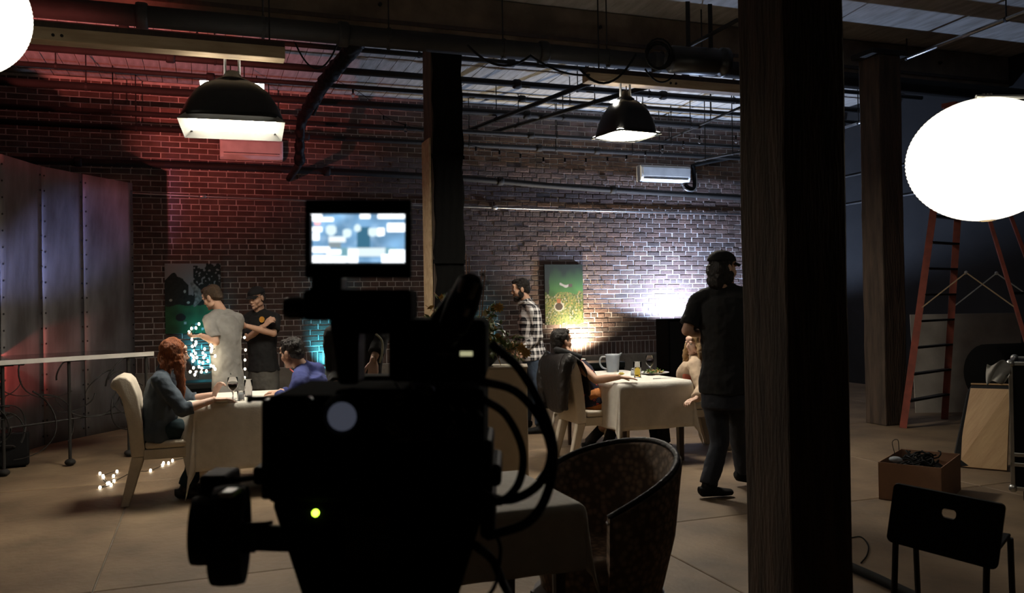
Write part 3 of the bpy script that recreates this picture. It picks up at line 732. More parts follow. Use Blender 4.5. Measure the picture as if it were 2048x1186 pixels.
remesh(MB().tube(bez([L_(-.16, -.2, .96), L_(-.06, -.36, 1.025), L_(.06, -.36, 1.025), L_(.16, -.2, .96)], 9), .03, 8), .01, 2).build('collar', M['charcoal'], jk, smooth=True, world=True)
# ------------------------------------------------------------------ brown tub chair in the foreground
tc_ = V((.345, 3.6, 0))
t = thing('tub_chair', 'brown quilted tub chair beside the near white table', 'armchair', tc_, R(128))
def tub_top(th):                       # rim height: high at the back, low arm fronts (front = +y)
    k = abs(th) / R(125); return .845 - .215 * (k ** 1.7)
n_ = 40; inn, out_, lowi, lowo = [], [], [], []
for i in range(n_ + 1):
    th = R(-125) + R(250) * i / n_; d = V((math.sin(th), -math.cos(th), 0)); ztop = tub_top(th)
    ro = .30 + .02 * math.cos(th); lean = .05 * (ztop - .45) / .4
    out_.append(d * (ro + lean) + V((0, 0, ztop))); inn.append(d * (ro + lean - .045) + V((0, 0, ztop - .004)))
    lowo.append(d * (ro - .05) + V((0, 0, .26))); lowi.append(d * (ro - .09) + V((0, 0, .30)))
mb = MB(); k = n_ + 1; mid = [(a * .45 + b * .55) + V((0, 0, 0)) + (V((a.x, a.y, 0)).normalized() * .018) for a, b in zip(out_, lowo)]; midi = [(a + b) * .5 for a, b in zip(inn, lowi)]
vs = lowo + mid + out_ + inn + midi + lowi
fs = []
for r in range(6):
    r2 = (r + 1) % 6
    for i in range(n_): fs.append((r * k + i, r * k + i + 1, r2 * k + i + 1, r2 * k + i))
fs += [tuple(r * k for r in range(6))[::-1], tuple(r * k + n_ for r in range(6))]
mb.add(vs, fs); o = mb.build('shell', M['quilt'], t, smooth=True, bevel=.008)
MB().tube([(a + b) / 2 + V((0, 0, .006)) for a, b in zip(out_, inn)], .014, 8).build('rim_piping', M['leather'], t, smooth=True)
MB().lathe([(.2, .27), (.235, .29), (.245, .40), (.235, .435), (.2, .45), (.01, .455)], 28, (0, .01, 0)).build('seat', M['quilt'], t, smooth=True)
MB().lathe([(.2, .235), (.27, .24), (.275, .268)], 28).build('seat_frame', M['dark_wood'], t)
for sx, sy in ((-1, -1), (1, -1), (-1, 1), (1, 1)):
    x, y = sx * .185, sy * .185
    MB().loft([(V((x * 1.15, y * 1.15, 0)), V((.013, 0, 0)), V((0, .013, 0))), (V((x, y, .25)), V((.024, 0, 0)), V((0, .024, 0)))], 8, sup=4).build('leg', M['dark_wood'], t)
for e, (a, b) in ((0, (out_[0], inn[0])), (1, (out_[-1], inn[-1]))):
    for q in (.25, .75):
        MB().ell(a.lerp(b, q) + V((0, .004, -.012)), .007, n=8, k=5).build('stud', M['metal'], t)
# ------------------------------------------------------------------ planter pedestal with flowers
pc0, pc1 = P(845, 735, 6.4), P(1054, 733, 6.4); ph_ = pc1.z
pcn = V(((pc0.x + pc1.x) / 2, 6.55, 0)); pw = (pc1.x - pc0.x)
t = thing('planter_box', 'tall cream planter box behind the cinema camera', 'planter', pcn)
MB().box((-pw / 2, -.15, 0), (pw / 2, .15, ph_ - .012)).build('body', M['cream_board'], t, bevel=.01)
MB().box((-pw / 2 - .006, -.156, ph_ - .012), (pw / 2 + .006, .156, ph_)).build('top_rim', M['upholstery'], t, bevel=.004)
tp = thing('flower_arrangement', 'autumn flowers and leafy sprays on the cream planter box', 'plant', pcn + V((0, 0, ph_)))
MB().lathe([(.12, 0), (.17, .05), (.18, .09), (.15, .095), (.13, .06)], 20).build('bowl', M['black'], tp, smooth=True)
pr = random.Random(11)
def leaf(c, d, L, w_, nrm):
    d = d.normalized(); s_ = d.cross(nrm)
    s_ = s_.normalized() if s_.length > 1e-4 else V((1, 0, 0)); up = s_.cross(d)
    return [c, c + d * L * .45 + s_ * w_ - up * w_ * .3, c + d * L + up * L * -.12, c + d * L * .45 - s_ * w_ - up * w_ * .3, c + d * L * .5 + up * w_ * .15]
LF = [(0, 1, 4), (1, 2, 4), (2, 3, 4), (3, 0, 4)]
tips = [(835, 640), (850, 610), (868, 585), (845, 632), (880, 600), (905, 590), (1000, 610), (1012, 640), (1035, 668), (1060, 690), (1045, 705), (1000, 690), (985, 655), (960, 640), (1020, 690), (900, 640), (930, 620), (870, 630), (1055, 712), (975, 625), (1010, 675), (1030, 700), (990, 640), (1015, 712), (855, 655), (835, 668), (880, 640), (1045, 685), (995, 705), (970, 690)]
for k, (x, y) in enumerate(tips):
    e = P(x, y, 6.5 + pr.uniform(-.18, .22)) - (pcn + V((0, 0, ph_)))
    q = bez([V((pr.uniform(-.08, .08), pr.uniform(-.05, .05), .07)), V((e.x * .35, e.y * .5, max(e.z * .6, .12))), e], 8)
    st = MB().tube(q, [.005 - .0003 * i for i in range(len(q))], 5).build('spray', M['twig'], tp)
    lv = {'leaf': MB(), 'leaf_dry': MB(), 'leaf_pale': MB()}
    for i in range(44):
        f = pr.uniform(.15, 1.0); c = q[int(f * (len(q) - 1))] + V([pr.gauss(0, .022) for _ in range(3)])
        d = V([pr.gauss(0, 1) for _ in range(3)]) + V((0, 0, .2))
        kind = pr.choices(['leaf', 'leaf_dry', 'leaf_pale'], [6, 2.2 if x > 950 else 1.2, 1.6])[0]
        lv[kind].add(leaf(c, d, pr.uniform(.035, .085), pr.uniform(.010, .022), V([pr.gauss(0, 1) for _ in range(3)])), LF)
    for kn, mbl in lv.items():
        if mbl.v: tag(mbl.build('leaves', M[kn], st), kind='stuff')
for x, y in ((1043, 697), (998, 615), (870, 640), (1052, 706), (905, 632)):
    c = P(x, y, 6.35) - (pcn + V((0, 0, ph_))); fm = MB()
    for i in range(9):
        d = V((math.cos(i * .7), -.5, math.sin(i * .7))); fm.add(leaf(c, d, .045, .014, V((0, -1, 0))), LF)
    fm.ell(c, .012, n=6, k=4); fm.build('flower', M['leaf_dry'], tp)
for (x0, y0, x1, y1) in ((936, 600, 932, 507), (940, 600, 938, 515), (958, 600, 964, 535), (962, 600, 970, 540)):
    MB().tube([P(x0, y0 + 50, 6.5) - (pcn + V((0, 0, ph_))), P(x1, y1, 6.5) - (pcn + V((0, 0, ph_)))], .004, 5).build('bare_twig', M['twig'], tp)
# ------------------------------------------------------------------ wall side: benches, cabinet, paintings, air conditioners
def bench(label, x, a_len, h=.5, off=.75):
    c = onwall(x, 600, off); t = thing('wall_bench', label, 'bench', V((c.x, c.y, 0)), BA)
    L = a_len / 2
    MB().box((-L, -.24, h - .1), (L, .24, h)).build('seat', M['bench'], t, bevel=.02)
    MB().box((-L + .01, -.22, .1), (L - .01, .22, h - .101)).build('box_base', M['black'], t, bevel=.005)
    for sx in (-1, 1):
        for sy in (-1, 1): MB().box((sx * (L - .08) - .03, sy * .17 - .03, 0), (sx * (L - .08) + .03, sy * .17 + .03, .1)).build('foot', M['black'], t)
    return t
bench('dark green padded bench along the wall right of the tank-top man', 1160, 1.35)
bench('dark padded bench along the wall under the left painting', 425, 1.3, .47)
cc = onwall(1356, 600, 1.1); t = thing('black_cabinet', 'tall black loudspeaker cabinet against the cool lit wall', 'loudspeaker', V((cc.x, cc.y, 0)), BA)
MB().box((-.31, -.2, .03), (.31, .2, 1.17)).build('cabinet', M['velvet'], t, bevel=.012)
MB().box((-.28, -.215, .07), (.28, -.201, 1.13)).build('grille', M['black_soft'], t, bevel=.004)
for sx in (-1, 1):
    for sy in (-1, 1): MB().lathe([(.03, 0), (.03, .03)], 10, (sx * .25, sy * .15, 0)).build('foot', M['black_soft'], t)
# paintings
def art_left(u, v):
    n1 = noise.noise(V((u * 7, v * 9, 1))); n2 = noise.noise(V((u * 22, v * 26, 4)))
    c = V((.42, .42, .42))
    if v < .40 + .03 * n1: c = V((.03, .16, .06)) * (1 + .5 * n1) + V((.02, .05, .02)) * max(0, u - .2)
    else:
        tree = (v < .74 + .12 * math.sin(u * 9) + .06 * n1 and u < .42) or (u > .5 and v < .98 + .1 * n1 and n2 < .28) or v < .55 + .05 * n1
        if tree: c = V((.012, .016, .012)) * (1 + n2)
    if ((u - .53 - .07 * math.sin((v - .4) * 12)) / .07) ** 2 + ((v - .56) / .18) ** 2 < 1: c = V((.33, .32, .29)) * (1 + n2)
    if ((u - .27) / .09) ** 2 + ((v - .23) / .055) ** 2 < 1: c = V((.012, .01, .01))
    for x, y in ((.35, .15), (.55, .13), (.5, .08), (.66, .06), (.1, .48), (.41, .44), (.35, .6)):
        if (u - x) ** 2 + ((v - y) * 1.3) ** 2 < .0006: c = V((.65, .7, .65))
    return [max(0, x) * .7 for x in c]
def art_right(u, v):
    n1 = noise.noise(V((u * 5, v * 7, 2))); n2 = noise.noise(V((u * 19, v * 24, 6))); n3 = noise.noise(V((u * 30, v * 36, 9)))
    c = V((.05, .19, .045)) * (1 + .5 * n1) + V((.03, .08, .01)) * u
    q = max(0, min(1, (v + .1 * n1 - .62) / .3)); c = c.lerp(V((.01, .03, .014)), q)
    if u < .12 + .08 * n1 and v > .45: c = V((.015, .03, .02))
    if v < .52 + .1 * n1:
        c = V((.14, .2, .05)) * (1 + .6 * n1)
        if n2 > .15: c = V((.32, .3, .1))
        if n3 > .3: c = V((.45, .33, .12)) if n1 > 0 else V((.5, .48, .42))
        if n3 < -.33: c = V((.03, .07, .02))
    if abs(v - .655 - .02 * math.sin(u * 20)) < .02 and .38 < u < .62: c = V((.6, .58, .55))
    if abs(v - .65) < .025 and .62 <= u < .72: c = V((.12, .08, .06))
    r = math.hypot((u - .36) / .6 * .6, (v - .3) * 1.65)
    if r < .13: c = V((.6, .58, .52)) if r > .1 else V((.05, .03, .02))
    if abs(u - .36) < .05 and .36 < v < .43: c = V((.4, .14, .06))
    return [max(0, x) * .4 for x in c]
def painting(name, label, x0, y0, x1, y1, fn):
    p0, p1 = onwall(x0, y1, .045), onwall(x1, y0, .045)
    w_ = (p1 - p0).dot(U); h_ = abs((p1 - p0).z); c = (p0 + p1) / 2
    t = thing(name, label, 'painting', V((c.x, c.y, min(p0.z, p1.z))), BA)
    MB().box((-w_ / 2, .002, 0), (w_ / 2, .038, h_)).build('stretcher', M['dark_wood'], t)
    link('canvas', color_grid(w_, h_, 90, 110, fn), M['art'], t)
painting('canvas_painting', 'painting of dark trees over green lawn left of the grey tee', 331, 527, 441, 668, art_left)
painting('canvas_painting', 'green garden painting with a white ring above the warm uplight', 1091, 529, 1165, 650, art_right)
def aircon(label, x0, y0, x1, y1):
    p0, p1 = onwall(x0, y1, .22), onwall(x1, y0, .22); w_ = (p1 - p0).dot(U); h_ = .30; c = onwall((x0 + x1) / 2, y1, 0.0)
    q = onwall((x0 + x1) / 2, y1, .2); t = thing('air_conditioner', label, 'air conditioner', B(q.dot(U), WB, q.z), BA)
    prof = [(-.012, .02), (-.1, 0), (-.17, .03), (-.2, .09), (-.205, h_ - .03), (-.18, h_), (-.012, h_)]
    MB().prism([V((-w_ / 2, y, z)) for y, z in prof], V((w_, 0, 0))).build('casing', M['white_plastic'], t, bevel=.012, smooth=False)
    MB().box((-w_ / 2 + .03, -.214, .105), (w_ / 2 - .03, -.2055, h_ - .04)).build('front_panel', M['white_plastic'], t, bevel=.004)
    MB().obox(V((0, -.165, .035)), V((w_ / 2 - .05, 0, 0)), V((0, .035, -.026)), V((0, .003, .004))).build('louver', M['white_plastic'], t)
    MB().box((-w_ / 2 + .05, -.207, .088), (w_ / 2 - .05, -.2, .096)).build('slot', M['black'], t)
    MB().box((-w_ / 2 + .1, -.011, .05), (w_ / 2 - .1, -.001, .25)).build('mount_plate', M['metal'], t)
    return t, w_
ta, wa = aircon('white air conditioner high on the wall near the massive post', 1284, 327, 1382, 365)
MB().tube(bez([V((wa / 2 - .05, -.1, 0)), V((wa / 2 - .02, -.13, -.06)), V((wa / 2 + .1, -.12, -.08)), V((wa / 2 + .14, -.1, .02)), V((wa / 2 + .14, -.08, .28)), V((wa / 2 + .2, -.07, .36)), V((wa / 2 + 1.1, -.05, .55))], 30), .035, 8).build('lagged_hose', M['black_soft'], ta, smooth=True)
MB().tube(bez([V((wa / 2 - .14, -.1, 0.01)), V((wa / 2 - .1, -.16, -.1)), V((wa / 2 + .06, -.16, -.13)), V((wa / 2 + .16, -.13, -.04)), V((wa / 2 + .18, -.09, .2))], 24), .016, 6).build('drain_hose', M['conduit'], ta, smooth=True)
aircon('air conditioner tinged pink behind the large floodlight', 441, 279, 567, 319)
# ------------------------------------------------------------------ left: steel panels and bar counter
pts = [V((-5.22, 6.9, 0)), P(0, 593, 8.55), P(84, 593, 9.35), P(167, 593, 9.95), P(268, 593, 10.75)]
pts = [V((p.x, p.y, 0)) for p in pts]
def steel_panel(label, a, b, h):
    c = (a + b) / 2; ang = math.atan2((b - a).y, (b - a).x); L = (b - a).length / 2 - .006
    t = thing('steel_panel', label, 'panel', c, ang, 'tall weathered steel panels')
    g = MB(); nx, nz = 8, 16; vs = []
    for j in range(nz + 1):
        for i in range(nx + 1): vs.append(V((L * (2 * i / nx - 1), .008 * noise.noise(V((i * .6 + c.y * 3, j * .35, c.x))), h * j / nz)))
    g.add(vs, [(j * (nx + 1) + i, j * (nx + 1) + i + 1, (j + 1) * (nx + 1) + i + 1, (j + 1) * (nx + 1) + i) for j in range(nz) for i in range(nx)])
    o = g.build('sheet', M['steel'], t, smooth=True); s = o.modifiers.new('s', 'SOLIDIFY'); s.thickness = .012; s.offset = 0
    for sx in (-1, 1):
        MB().box((sx * (L - .02) - .02, .012, 0), (sx * (L - .02) + .02, .05, h)).build('back_batten', M['pipe'], t)
        for k in range(18):
            MB().ell((sx * (L - .03), -.014, .1 + k * (h - .2) / 17), .011, .008, .011, n=6, k=4).build('rivet', M['pipe'], t)
    return t
for k, lb in enumerate(['steel panel cut off by the left picture edge', 'brownish steel panel with a red glow near its foot', 'steel panel with the brightest bluish sheen', 'steel panel next to the brick wall corner']):
    steel_panel(lb, pts[k], pts[k + 1], 3.07)
k0, k1 = GZ(-60, 725, 1.04), GZ(308, 703, 1.04); kd = (k1 - k0).normalized(); kn = V((-kd.y, kd.x, 0))
t = thing('bar_counter', 'high bar counter with pale edge and black twig metalwork', 'counter', V((k0.x, k0.y, 0)), math.atan2(kd.y, kd.x))
KL = (k1 - k0).length
MB().box((0, .012, 1.005), (KL, 1.0, 1.035)).build('counter_top', mat('bar_top', (.05, .045, .045), .12, c2=(.03, .03, .03), scale=5), t, bevel=.004)
MB().box((0, 0, .998), (KL, .0115, 1.04)).build('edge_trim', M['counter_edge'], t)
legx = []
for (x, y) in ((44, 962), (147, 933), (233, 908)):
    p = GZ(x, y, 0); q = MAT4[t.name].inverted() @ p; legx.append(q.x)
for x in legx + [KL - .06]:
    MB().tube([(x, .05, .03), (x, .05, 1.0)], .016, 8).build('leg', M['pipe'], t)
    MB().ell((x, .05, .035), .05, .05, .034, n=12, k=6).build('ball_foot', M['pipe'], t, smooth=True)
kr = random.Random(21)
for i in range(26):
    x = kr.uniform(0, KL - .1); z = kr.uniform(.35, .95); rr = kr.uniform(.1, .34); a0 = kr.uniform(0, 6.28); a1 = a0 + kr.uniform(1.6, 4.2) * kr.choice((-1, 1))
    q = [V((min(max(x + rr * math.cos(a0 + (a1 - a0) * s / 14) * (1 + .012 * s), 0.02), KL - .03), .05 + .03 * math.sin(s * .5 + i), min(.99, max(.1, z + rr * math.sin(a0 + (a1 - a0) * s / 14))))) for s in range(15)]
    MB().tube(q, [.009 - .0004 * s for s in range(15)], 5).build('twig_bar', M['pipe'], t)
MB().tube([(0, .05, .42), (KL - .06, .05, .46)], .009, 6).build('twig_bar', M['pipe'], t)
bx = P(8, 880, 8.0); t = thing('black_case', 'black equipment case on the floor under the bar counter', 'case', V((bx.x - .05, bx.y + .1, 0)), R(30))
MB().box((-.2, -.17, .02), (.2, .17, .34)).build('shell', M['black'], t, bevel=.02)
MB().tube(bez([V((-.08, -.17, .2)), V((-.05, -.2, .22)), V((.05, -.2, .22)), V((.08, -.17, .2))], 9), .009, 6).build('handle', M['pipe'], t)
for sx in (-1, 1):
    for sy in (-1, 1): MB().lathe([(.02, 0), (.02, .02)], 8, (sx * .15, sy * .12, 0)).build('foot', M['black_soft'], t)
# ------------------------------------------------------------------ things on the tables
TZ = .742
def on(x, y, z=TZ): return GZ(x, y, z)
def wine_glass(label, p, fill):
    t = thing('wine_glass', label, 'glass', p)
    MB().lathe([(.034, 0), (.034, .003), (.006, .008), (.005, .07), (.012, .085), (.036, .115), (.041, .15), (.036, .195), (.034, .195), (.039, .15), (.034, .118), (.01, .09), (.001, .088)], 20).build('glass', M['glass'], t, smooth=True)
    MB().lathe([(.002, .0895), (.0085, .091), (.0325, .119), (.036, fill), (.001, fill)], 20).build('wine', M['wine'], t, smooth=True)
    return t
def tumbler(label, p, r, h, fill=None, fm=None, name='tumbler'):
    t = thing(name, label, 'glass', p)
    MB().lathe([(r * .85, 0), (r, h), (r - .003, h), (r * .85 - .004, .008), (.001, .008)], 20).build('glass', M['glass'], t, smooth=True)
    if fill: MB().lathe([(.001, .009), (r * .83 - .004, .009), (r * (.85 + .15 * fill / h) - .005, fill), (.001, fill)], 20).build('drink', M[fm], t, smooth=True)
    return t
def plate(label, p, r=.13):
    t = thing('dinner_plate', label, 'plate', p)
    MB().lathe([(r * .55, 0), (r * .6, .002), (r, .016), (r, .02), (r * .62, .007), (.001, .006)], 28).build('plate', M['ceramic'], t, smooth=True); return t
def knife(label, p, ang, L=.21):
    t = thing('table_knife', label, 'knife', p, ang)
    MB().obox(V((L * .2, 0, .003)), V((L * .3, 0, 0)), V((0, .008, 0)), V((0, 0, .001))).build('blade', M['metal'], t)
    MB().obox(V((-L * .3, 0, .004)), V((L * .2, 0, 0)), V((0, .006, 0)), V((0, 0, .003))).build('handle', M['metal'], t, bevel=.002)
wine_glass('glass of red wine in front of the red-haired woman', on(466, 805), .145)
tumbler('empty clear tumbler standing behind the left wine glass', on(497, 793), .034, .14)
t = tumbler('frosted candle holder beside the left wine glass', on(482, 801), .03, .075, .05, 'frosted', 'candle_holder')
plate('white plate under the hands of the red-haired woman', on(445, 803), .11)
knife('table knife beside the red-haired woman', on(415, 806), BA + R(75), .2)
wine_glass('glass of red wine beside the salad plate', on(1300, 751), .15)
tumbler('tall glass half full of yellow beer', on(1275, 755), .04, .15, .085, 'beer', 'beer_glass')
pl_ = on(1308, 748); plate('salad plate behind the right wine glass', pl_, .15)
sr = random.Random(5)
for nm, mt in (('salad', 'salad'), ('salad', 'salad2'), ('salad', 'leaf_dry')):
    mb = MB()
    for i in range(40):
        a_, r_ = sr.uniform(0, 6.28), .095 * math.sqrt(sr.random()); c = pl_ + V((r_ * math.cos(a_), r_ * math.sin(a_), .015 + sr.random() * .02))
        mb.add(leaf(c, V([sr.gauss(0, 1) for _ in range(3)]), .035, .012, V((0, 0, 1))), LF)
    solo(mb, 'salad', M[mt], {'salad': 'bright green salad leaves heaped on the plate', 'salad2': 'dark salad leaves heaped on the plate', 'leaf_dry': 'golden shreds scattered over the salad'}[mt], 'salad', kind='stuff')
knife('table knife lying on the right white cloth', on(1325, 757), BA + R(5))
knife('table knife left of the beer glass', on(1256, 756), BA + R(85), .16)
t = thing('salt_shaker', 'small salt shaker left of the beer glass', 'shaker', on(1266, 751))
MB().lathe([(.02, 0), (.022, .01), (.018, .055)], 14).build('jar', M['frosted'], t, smooth=True); MB().lathe([(.0185, .055), (.0185, .068), (.008, .074)], 14).build('cap', M['metal'], t)
lp = on(1243, 750); t = thing('lemon_wedge', 'yellow lemon wedge near the hand on the cloth', 'lemon', lp)
MB().loft([(V((-.03, 0, .012)), V((0, .002, 0)), V((0, 0, .002))), (V((-.015, 0, .014)), V((0, .013, 0)), V((0, 0, .013))), (V((.015, 0, .014)), V((0, .013, 0)), V((0, 0, .013))), (V((.03, 0, .012)), V((0, .002, 0)), V((0, 0, .002)))], 8).build('rind', M['lemon'], t, smooth=True)
MB().obox(V((0, 0, .0275)), V((.018, 0, 0)), V((0, .007, 0)), V((0, 0, .001))).build('flesh', M['leaf_pale'], t)
pp = on(1226, 744); t = thing('water_pitcher', 'translucent plastic pitcher at the far end of the right table', 'pitcher', pp)
MB().lathe([(.058, 0), (.062, .01), (.075, .17), (.078, .185), (.075, .185), (.072, .168), (.058, .014), (.001, .012)], 24).build('jug', M['frosted'], t, smooth=True)
MB().tube(bez([V((-.072, 0, .16)), V((-.12, 0, .155)), V((-.135, 0, .1)), V((-.11, 0, .05)), V((-.065, 0, .03))], 16), .009, 8).build('handle', M['frosted'], t, smooth=True)
MB().prism([V((.05, -.04, .175)), V((.1, 0, .2)), V((.05, .04, .175)), V((.07, 0, .15))], V((.002, 0, .004))).build('spout', M['frosted'], t)
# ------------------------------------------------------------------ fairy lights
def fairy(label, pts, bulbs, r=.012, group='fairy lights'):
    pts = [V(p) for p in pts]; b = V((pts[0].x, pts[0].y, min(p.z for p in pts)))
    t = thing('fairy_lights', label, 'string light', b, 0, group)
    MB().tube(bez(pts, len(pts) * 4), .003, 5).build('wire', M['black_soft'], t, world=True)
    for p in bulbs: MB().ell(p, r, r, r * 1.25, n=8, k=6).build('bulb', M['bulb'], t, smooth=True, world=True)
px_f = [(200, 947), (207, 955), (215, 967), (200, 975), (222, 970), (228, 962), (227, 952), (234, 943), (206, 952), (218, 966)]
fairy('knot of lit fairy lights on the floor behind the dining chair', [GZ(x, y, .012) for x, y in px_f] + [GZ(262, 945, .006)], [GZ(x, y, .013) for x, y in px_f])
px_g = [(301, 941), (325, 930), (327, 926), (337, 926), (345, 921)]
fairy('lit fairy lights on the floor below the dining chair seat', [GZ(277, 943, .006)] + [GZ(x, y, .012) for x, y in px_g] + [GZ(370, 916, .006)], [GZ(x, y, .013) for x, y in px_g])
HB_ = P(402, 668, 8.75); fr = random.Random(4); q, bl = [HB_ + V((.02, 0, .02))], []
for k in range(7):
    wz = -.06 - .05 * k
    for i in range(6):
        a_ = i / 6 * 6.28 + k; q.append(HB_ + V((.015 + .125 * fr.uniform(-1, 1), .07 * math.sin(a_), wz - .01 * i + fr.uniform(-.012, .012))))
        if fr.random() < .85: bl.append(q[-1] + V((0, -.005, -.012)))
for x, y in ((383, 657), (392, 656), (398, 648), (384, 679), (390, 690), (388, 702), (378, 664)): bl.append(P(x, y, 8.72)); q.append(bl[-1] + V((0, 0, .01)))
fairy('bundle of lit fairy lights in the hand of the grey-tee man', q, bl, .013)
px_h = [(489, 675), (491, 700), (490, 720), (490, 738), (489, 755)]
fairy('strand of lit fairy lights hanging between the two standing men', [P(488, 655, 9.15)] + [P(x, y, 9.15) for x, y in px_h] + [P(490, 800, 9.15), P(492, 885, 9.15)], [P(x, y, 9.13) for x, y in px_h])
# clear bulbs on a wire under the ceiling
pb_ = [(952, 306), (999, 313), (1041, 320), (1087, 327), (1130, 328), (1172, 328), (1215, 326), (1253, 322), (1291, 314), (1325, 302), (1367, 293), (1399, 283), (1472, 282), (1510, 280)]
bp = [onwall(x, y, 1.6) for x, y in pb_]
t = thing('bulb_string', 'sagging string of unlit clear bulbs under the right ceiling', 'string light', bp[0])
wp = [p + V((0, 0, .09)) for p in bp]; wp = [wp[0] + U * -1.2 + V((0, 0, .3))] + wp + [wp[-1] + U * .8 + V((0, 0, .05))]
MB().tube(bez(wp, 60), .004, 5).build('wire', M['black_soft'], t, world=True)
for p in bp:
    MB().lathe([(.013, .03), (.015, .085)], 10, p).build('socket', M['black_soft'], t, world=True)
    MB().ell(p, .026, .026, .036, n=10, k=8).build('clear_bulb', M['glass'], t, smooth=True, world=True)
bp2 = [onwall(x, y, 1.2) for x, y in ((767, 243), (811, 261), (706, 190), (742, 215))]
t = thing('bulb_string', 'short string of unlit clear bulbs left of the middle post', 'string light', bp2[0])
wp = sorted([p + V((0, 0, .09)) for p in bp2], key=lambda p: p.x); MB().tube(bez([wp[0] + V((-.5, 0, .25))] + wp + [wp[-1] + V((.6, .1, -.05))], 30), .004, 5).build('wire', M['black_soft'], t, world=True)
for p in bp2:
    MB().lathe([(.013, .03), (.015, .085)], 10, p).build('socket', M['black_soft'], t, world=True)
    MB().ell(p, .026, .026, .036, n=10, k=8).build('clear_bulb', M['glass'], t, smooth=True, world=True)
# black winch-like stage light and coiled cables on the main pipe
wc_ = P(1395, 122, 8.1); t = thing('stage_light', 'black stage light lying along the main ceiling pipe with coiled cable', 'stage light', wc_)
MB().lathe([(.1, -.3), (.13, -.27), (.13, .18), (.11, .22), (.14, .24), (.14, .3), (.1, .3)], 18, wc_, U - N * .1).build('barrel', M['black_metal'], t, smooth=True, world=True)
MB().bar(wc_ + U * -.1, V((wc_.x - .09, wc_.y - .03, HB + .06)), .04, .012).build('yoke', M['pipe'], t, world=True)
MB().bar(wc_ + U * .15, V((wc_.x + .14, wc_.y + .05, HB + .06)), .04, .012).build('yoke', M['pipe'], t, world=True)
for k in range(4):
    MB().tube([wc_ + U * -.42 + V(((.1 + .01 * k) * math.cos(i * .42), .05 * math.sin(k + i * .2), .02 + (.11 + .012 * k) * math.sin(i * .42))) for i in range(16)], .01, 5).build('cable_coil', M['black_soft'], t, smooth=True, world=True)
def droop(label, p, q, sag, r=.012, rings=1):
    p, q = V(p), V(q); pts = [p.lerp(q, i / 12) - V((0, 0, sag * 4 * (i / 12) * (1 - i / 12))) for i in range(13)]
    solo(MB().tube(pts, r, 6), 'ceiling_cable', M['black_soft'], label, 'cable', loc=p, smooth=True)
droop('black cable drooping under the batten of the small floodlight', P(1160, 138, 8.0), P(1272, 108, 8.1), .2)
droop('thin black cable drooping right of the small floodlight stem', P(1290, 138, 8.05), P(1350, 148, 8.05), .1, .009)
droop('black cable sagging from the main pipe right of the middle post', P(935, 90, 8.1), P(1060, 112, 8.1), .14)
droop('black cable hanging from the main pipe near the wrapped riser', P(590, 85, 8.3), P(680, 75, 8.3), .28, .009)
droop('loose black cable swag above the small floodlight', P(1060, 110, 8.1), P(1180, 150, 8.1), .06, .01)
# ------------------------------------------------------------------ right side: ladder and stored things
F1, F2, F3 = GZ(1806, 856), GZ(1889, 838), GZ(2108, 868); F4 = F3 + (F2 - F1)
T1 = P(1896, 214, 9.72); T2 = T1 + (F2 - F1) * .42
T3, T4 = T1 + V((.06, -.04, 0)), T2 + V((.06, -.04, 0))
t = thing('step_ladder', 'tall paint-splashed orange stepladder behind the oval lantern', 'ladder', (F1 + F2 + F3 + F4) / 4)
fd = (F3 - F1).normalized(); sd = (F2 - F1).normalized()
for a_, b_, w_, h_ in ((F1, T1, .035, .075), (F2, T2, .035, .075)):
    MB().bar(a_, b_, w_, h_, fd).build('front_rail', M['orange'], t, world=True)
for a_, b_ in ((F3, T3), (F4, T4)):
    MB().bar(a_, b_, .075, .035, fd).build('rear_rail', M['orange'], t, world=True)
for k in range(1, 12):
    f = k / 12.2; a_, b_ = F1.lerp(T1, f), F2.lerp(T2, f)
    MB().bar(a_, b_, .085, .022).build('step', M['pipe'], t, world=True)
for k in (2, 5, 8):
    f = k / 12.2; MB().bar(F3.lerp(T3, f), F4.lerp(T4, f), .02, .03).build('rear_brace', M['pipe'], t, world=True)
MB().bar(T1 - sd * .05 + V((.03, 0, .02)), T2 + sd * .05 + V((.03, 0, .02)), .16, .05).build('top_cap', M['orange'], t, world=True)
def on_seg(A, Bq, f): return A.lerp(Bq, f)
for (A, C, D, Eq, dz, mt) in ((F1, T1, F3, T3, 0, 'batten'), (F2, T2, F4, T4, 0, 'alu')):
    a_ = on_seg(A, C, .365); b_ = on_seg(D, Eq, .365); m_ = (a_ + b_) / 2 + V((0, 0, .40))
    MB().bar(a_, m_, .03, .012).build('spreader', M[mt], t, world=True); MB().bar(m_, b_, .03, .012).build('spreader', M[mt], t, world=True)
    MB().ell(m_, .022, n=8, k=5).build('hinge', M['alu'], t, world=True)
# grey plywood sheet leaning on the dark
g0, g1 = GZ(1832, 826), GZ(2052, 822); gh = 1.24
t = thing('plywood_sheet', 'grey plywood sheet leaning upright behind the ladder', 'plywood', (g0 + g1) / 2, math.atan2((g1 - g0).y, (g1 - g0).x))
gl = (g1 - g0).length / 2
MB().hexa([V((x, y + (.1 if z else 0), z)) for z in (0, gh) for y in (0, .018) for x in (-gl, gl)]).build('sheet', M['grey_ply'], t)
for x in (-gl + .1, gl - .1): MB().bar((x, .45, .01), (x, .118, gh - .1), .04, .04).build('prop', M['pipe'], t)
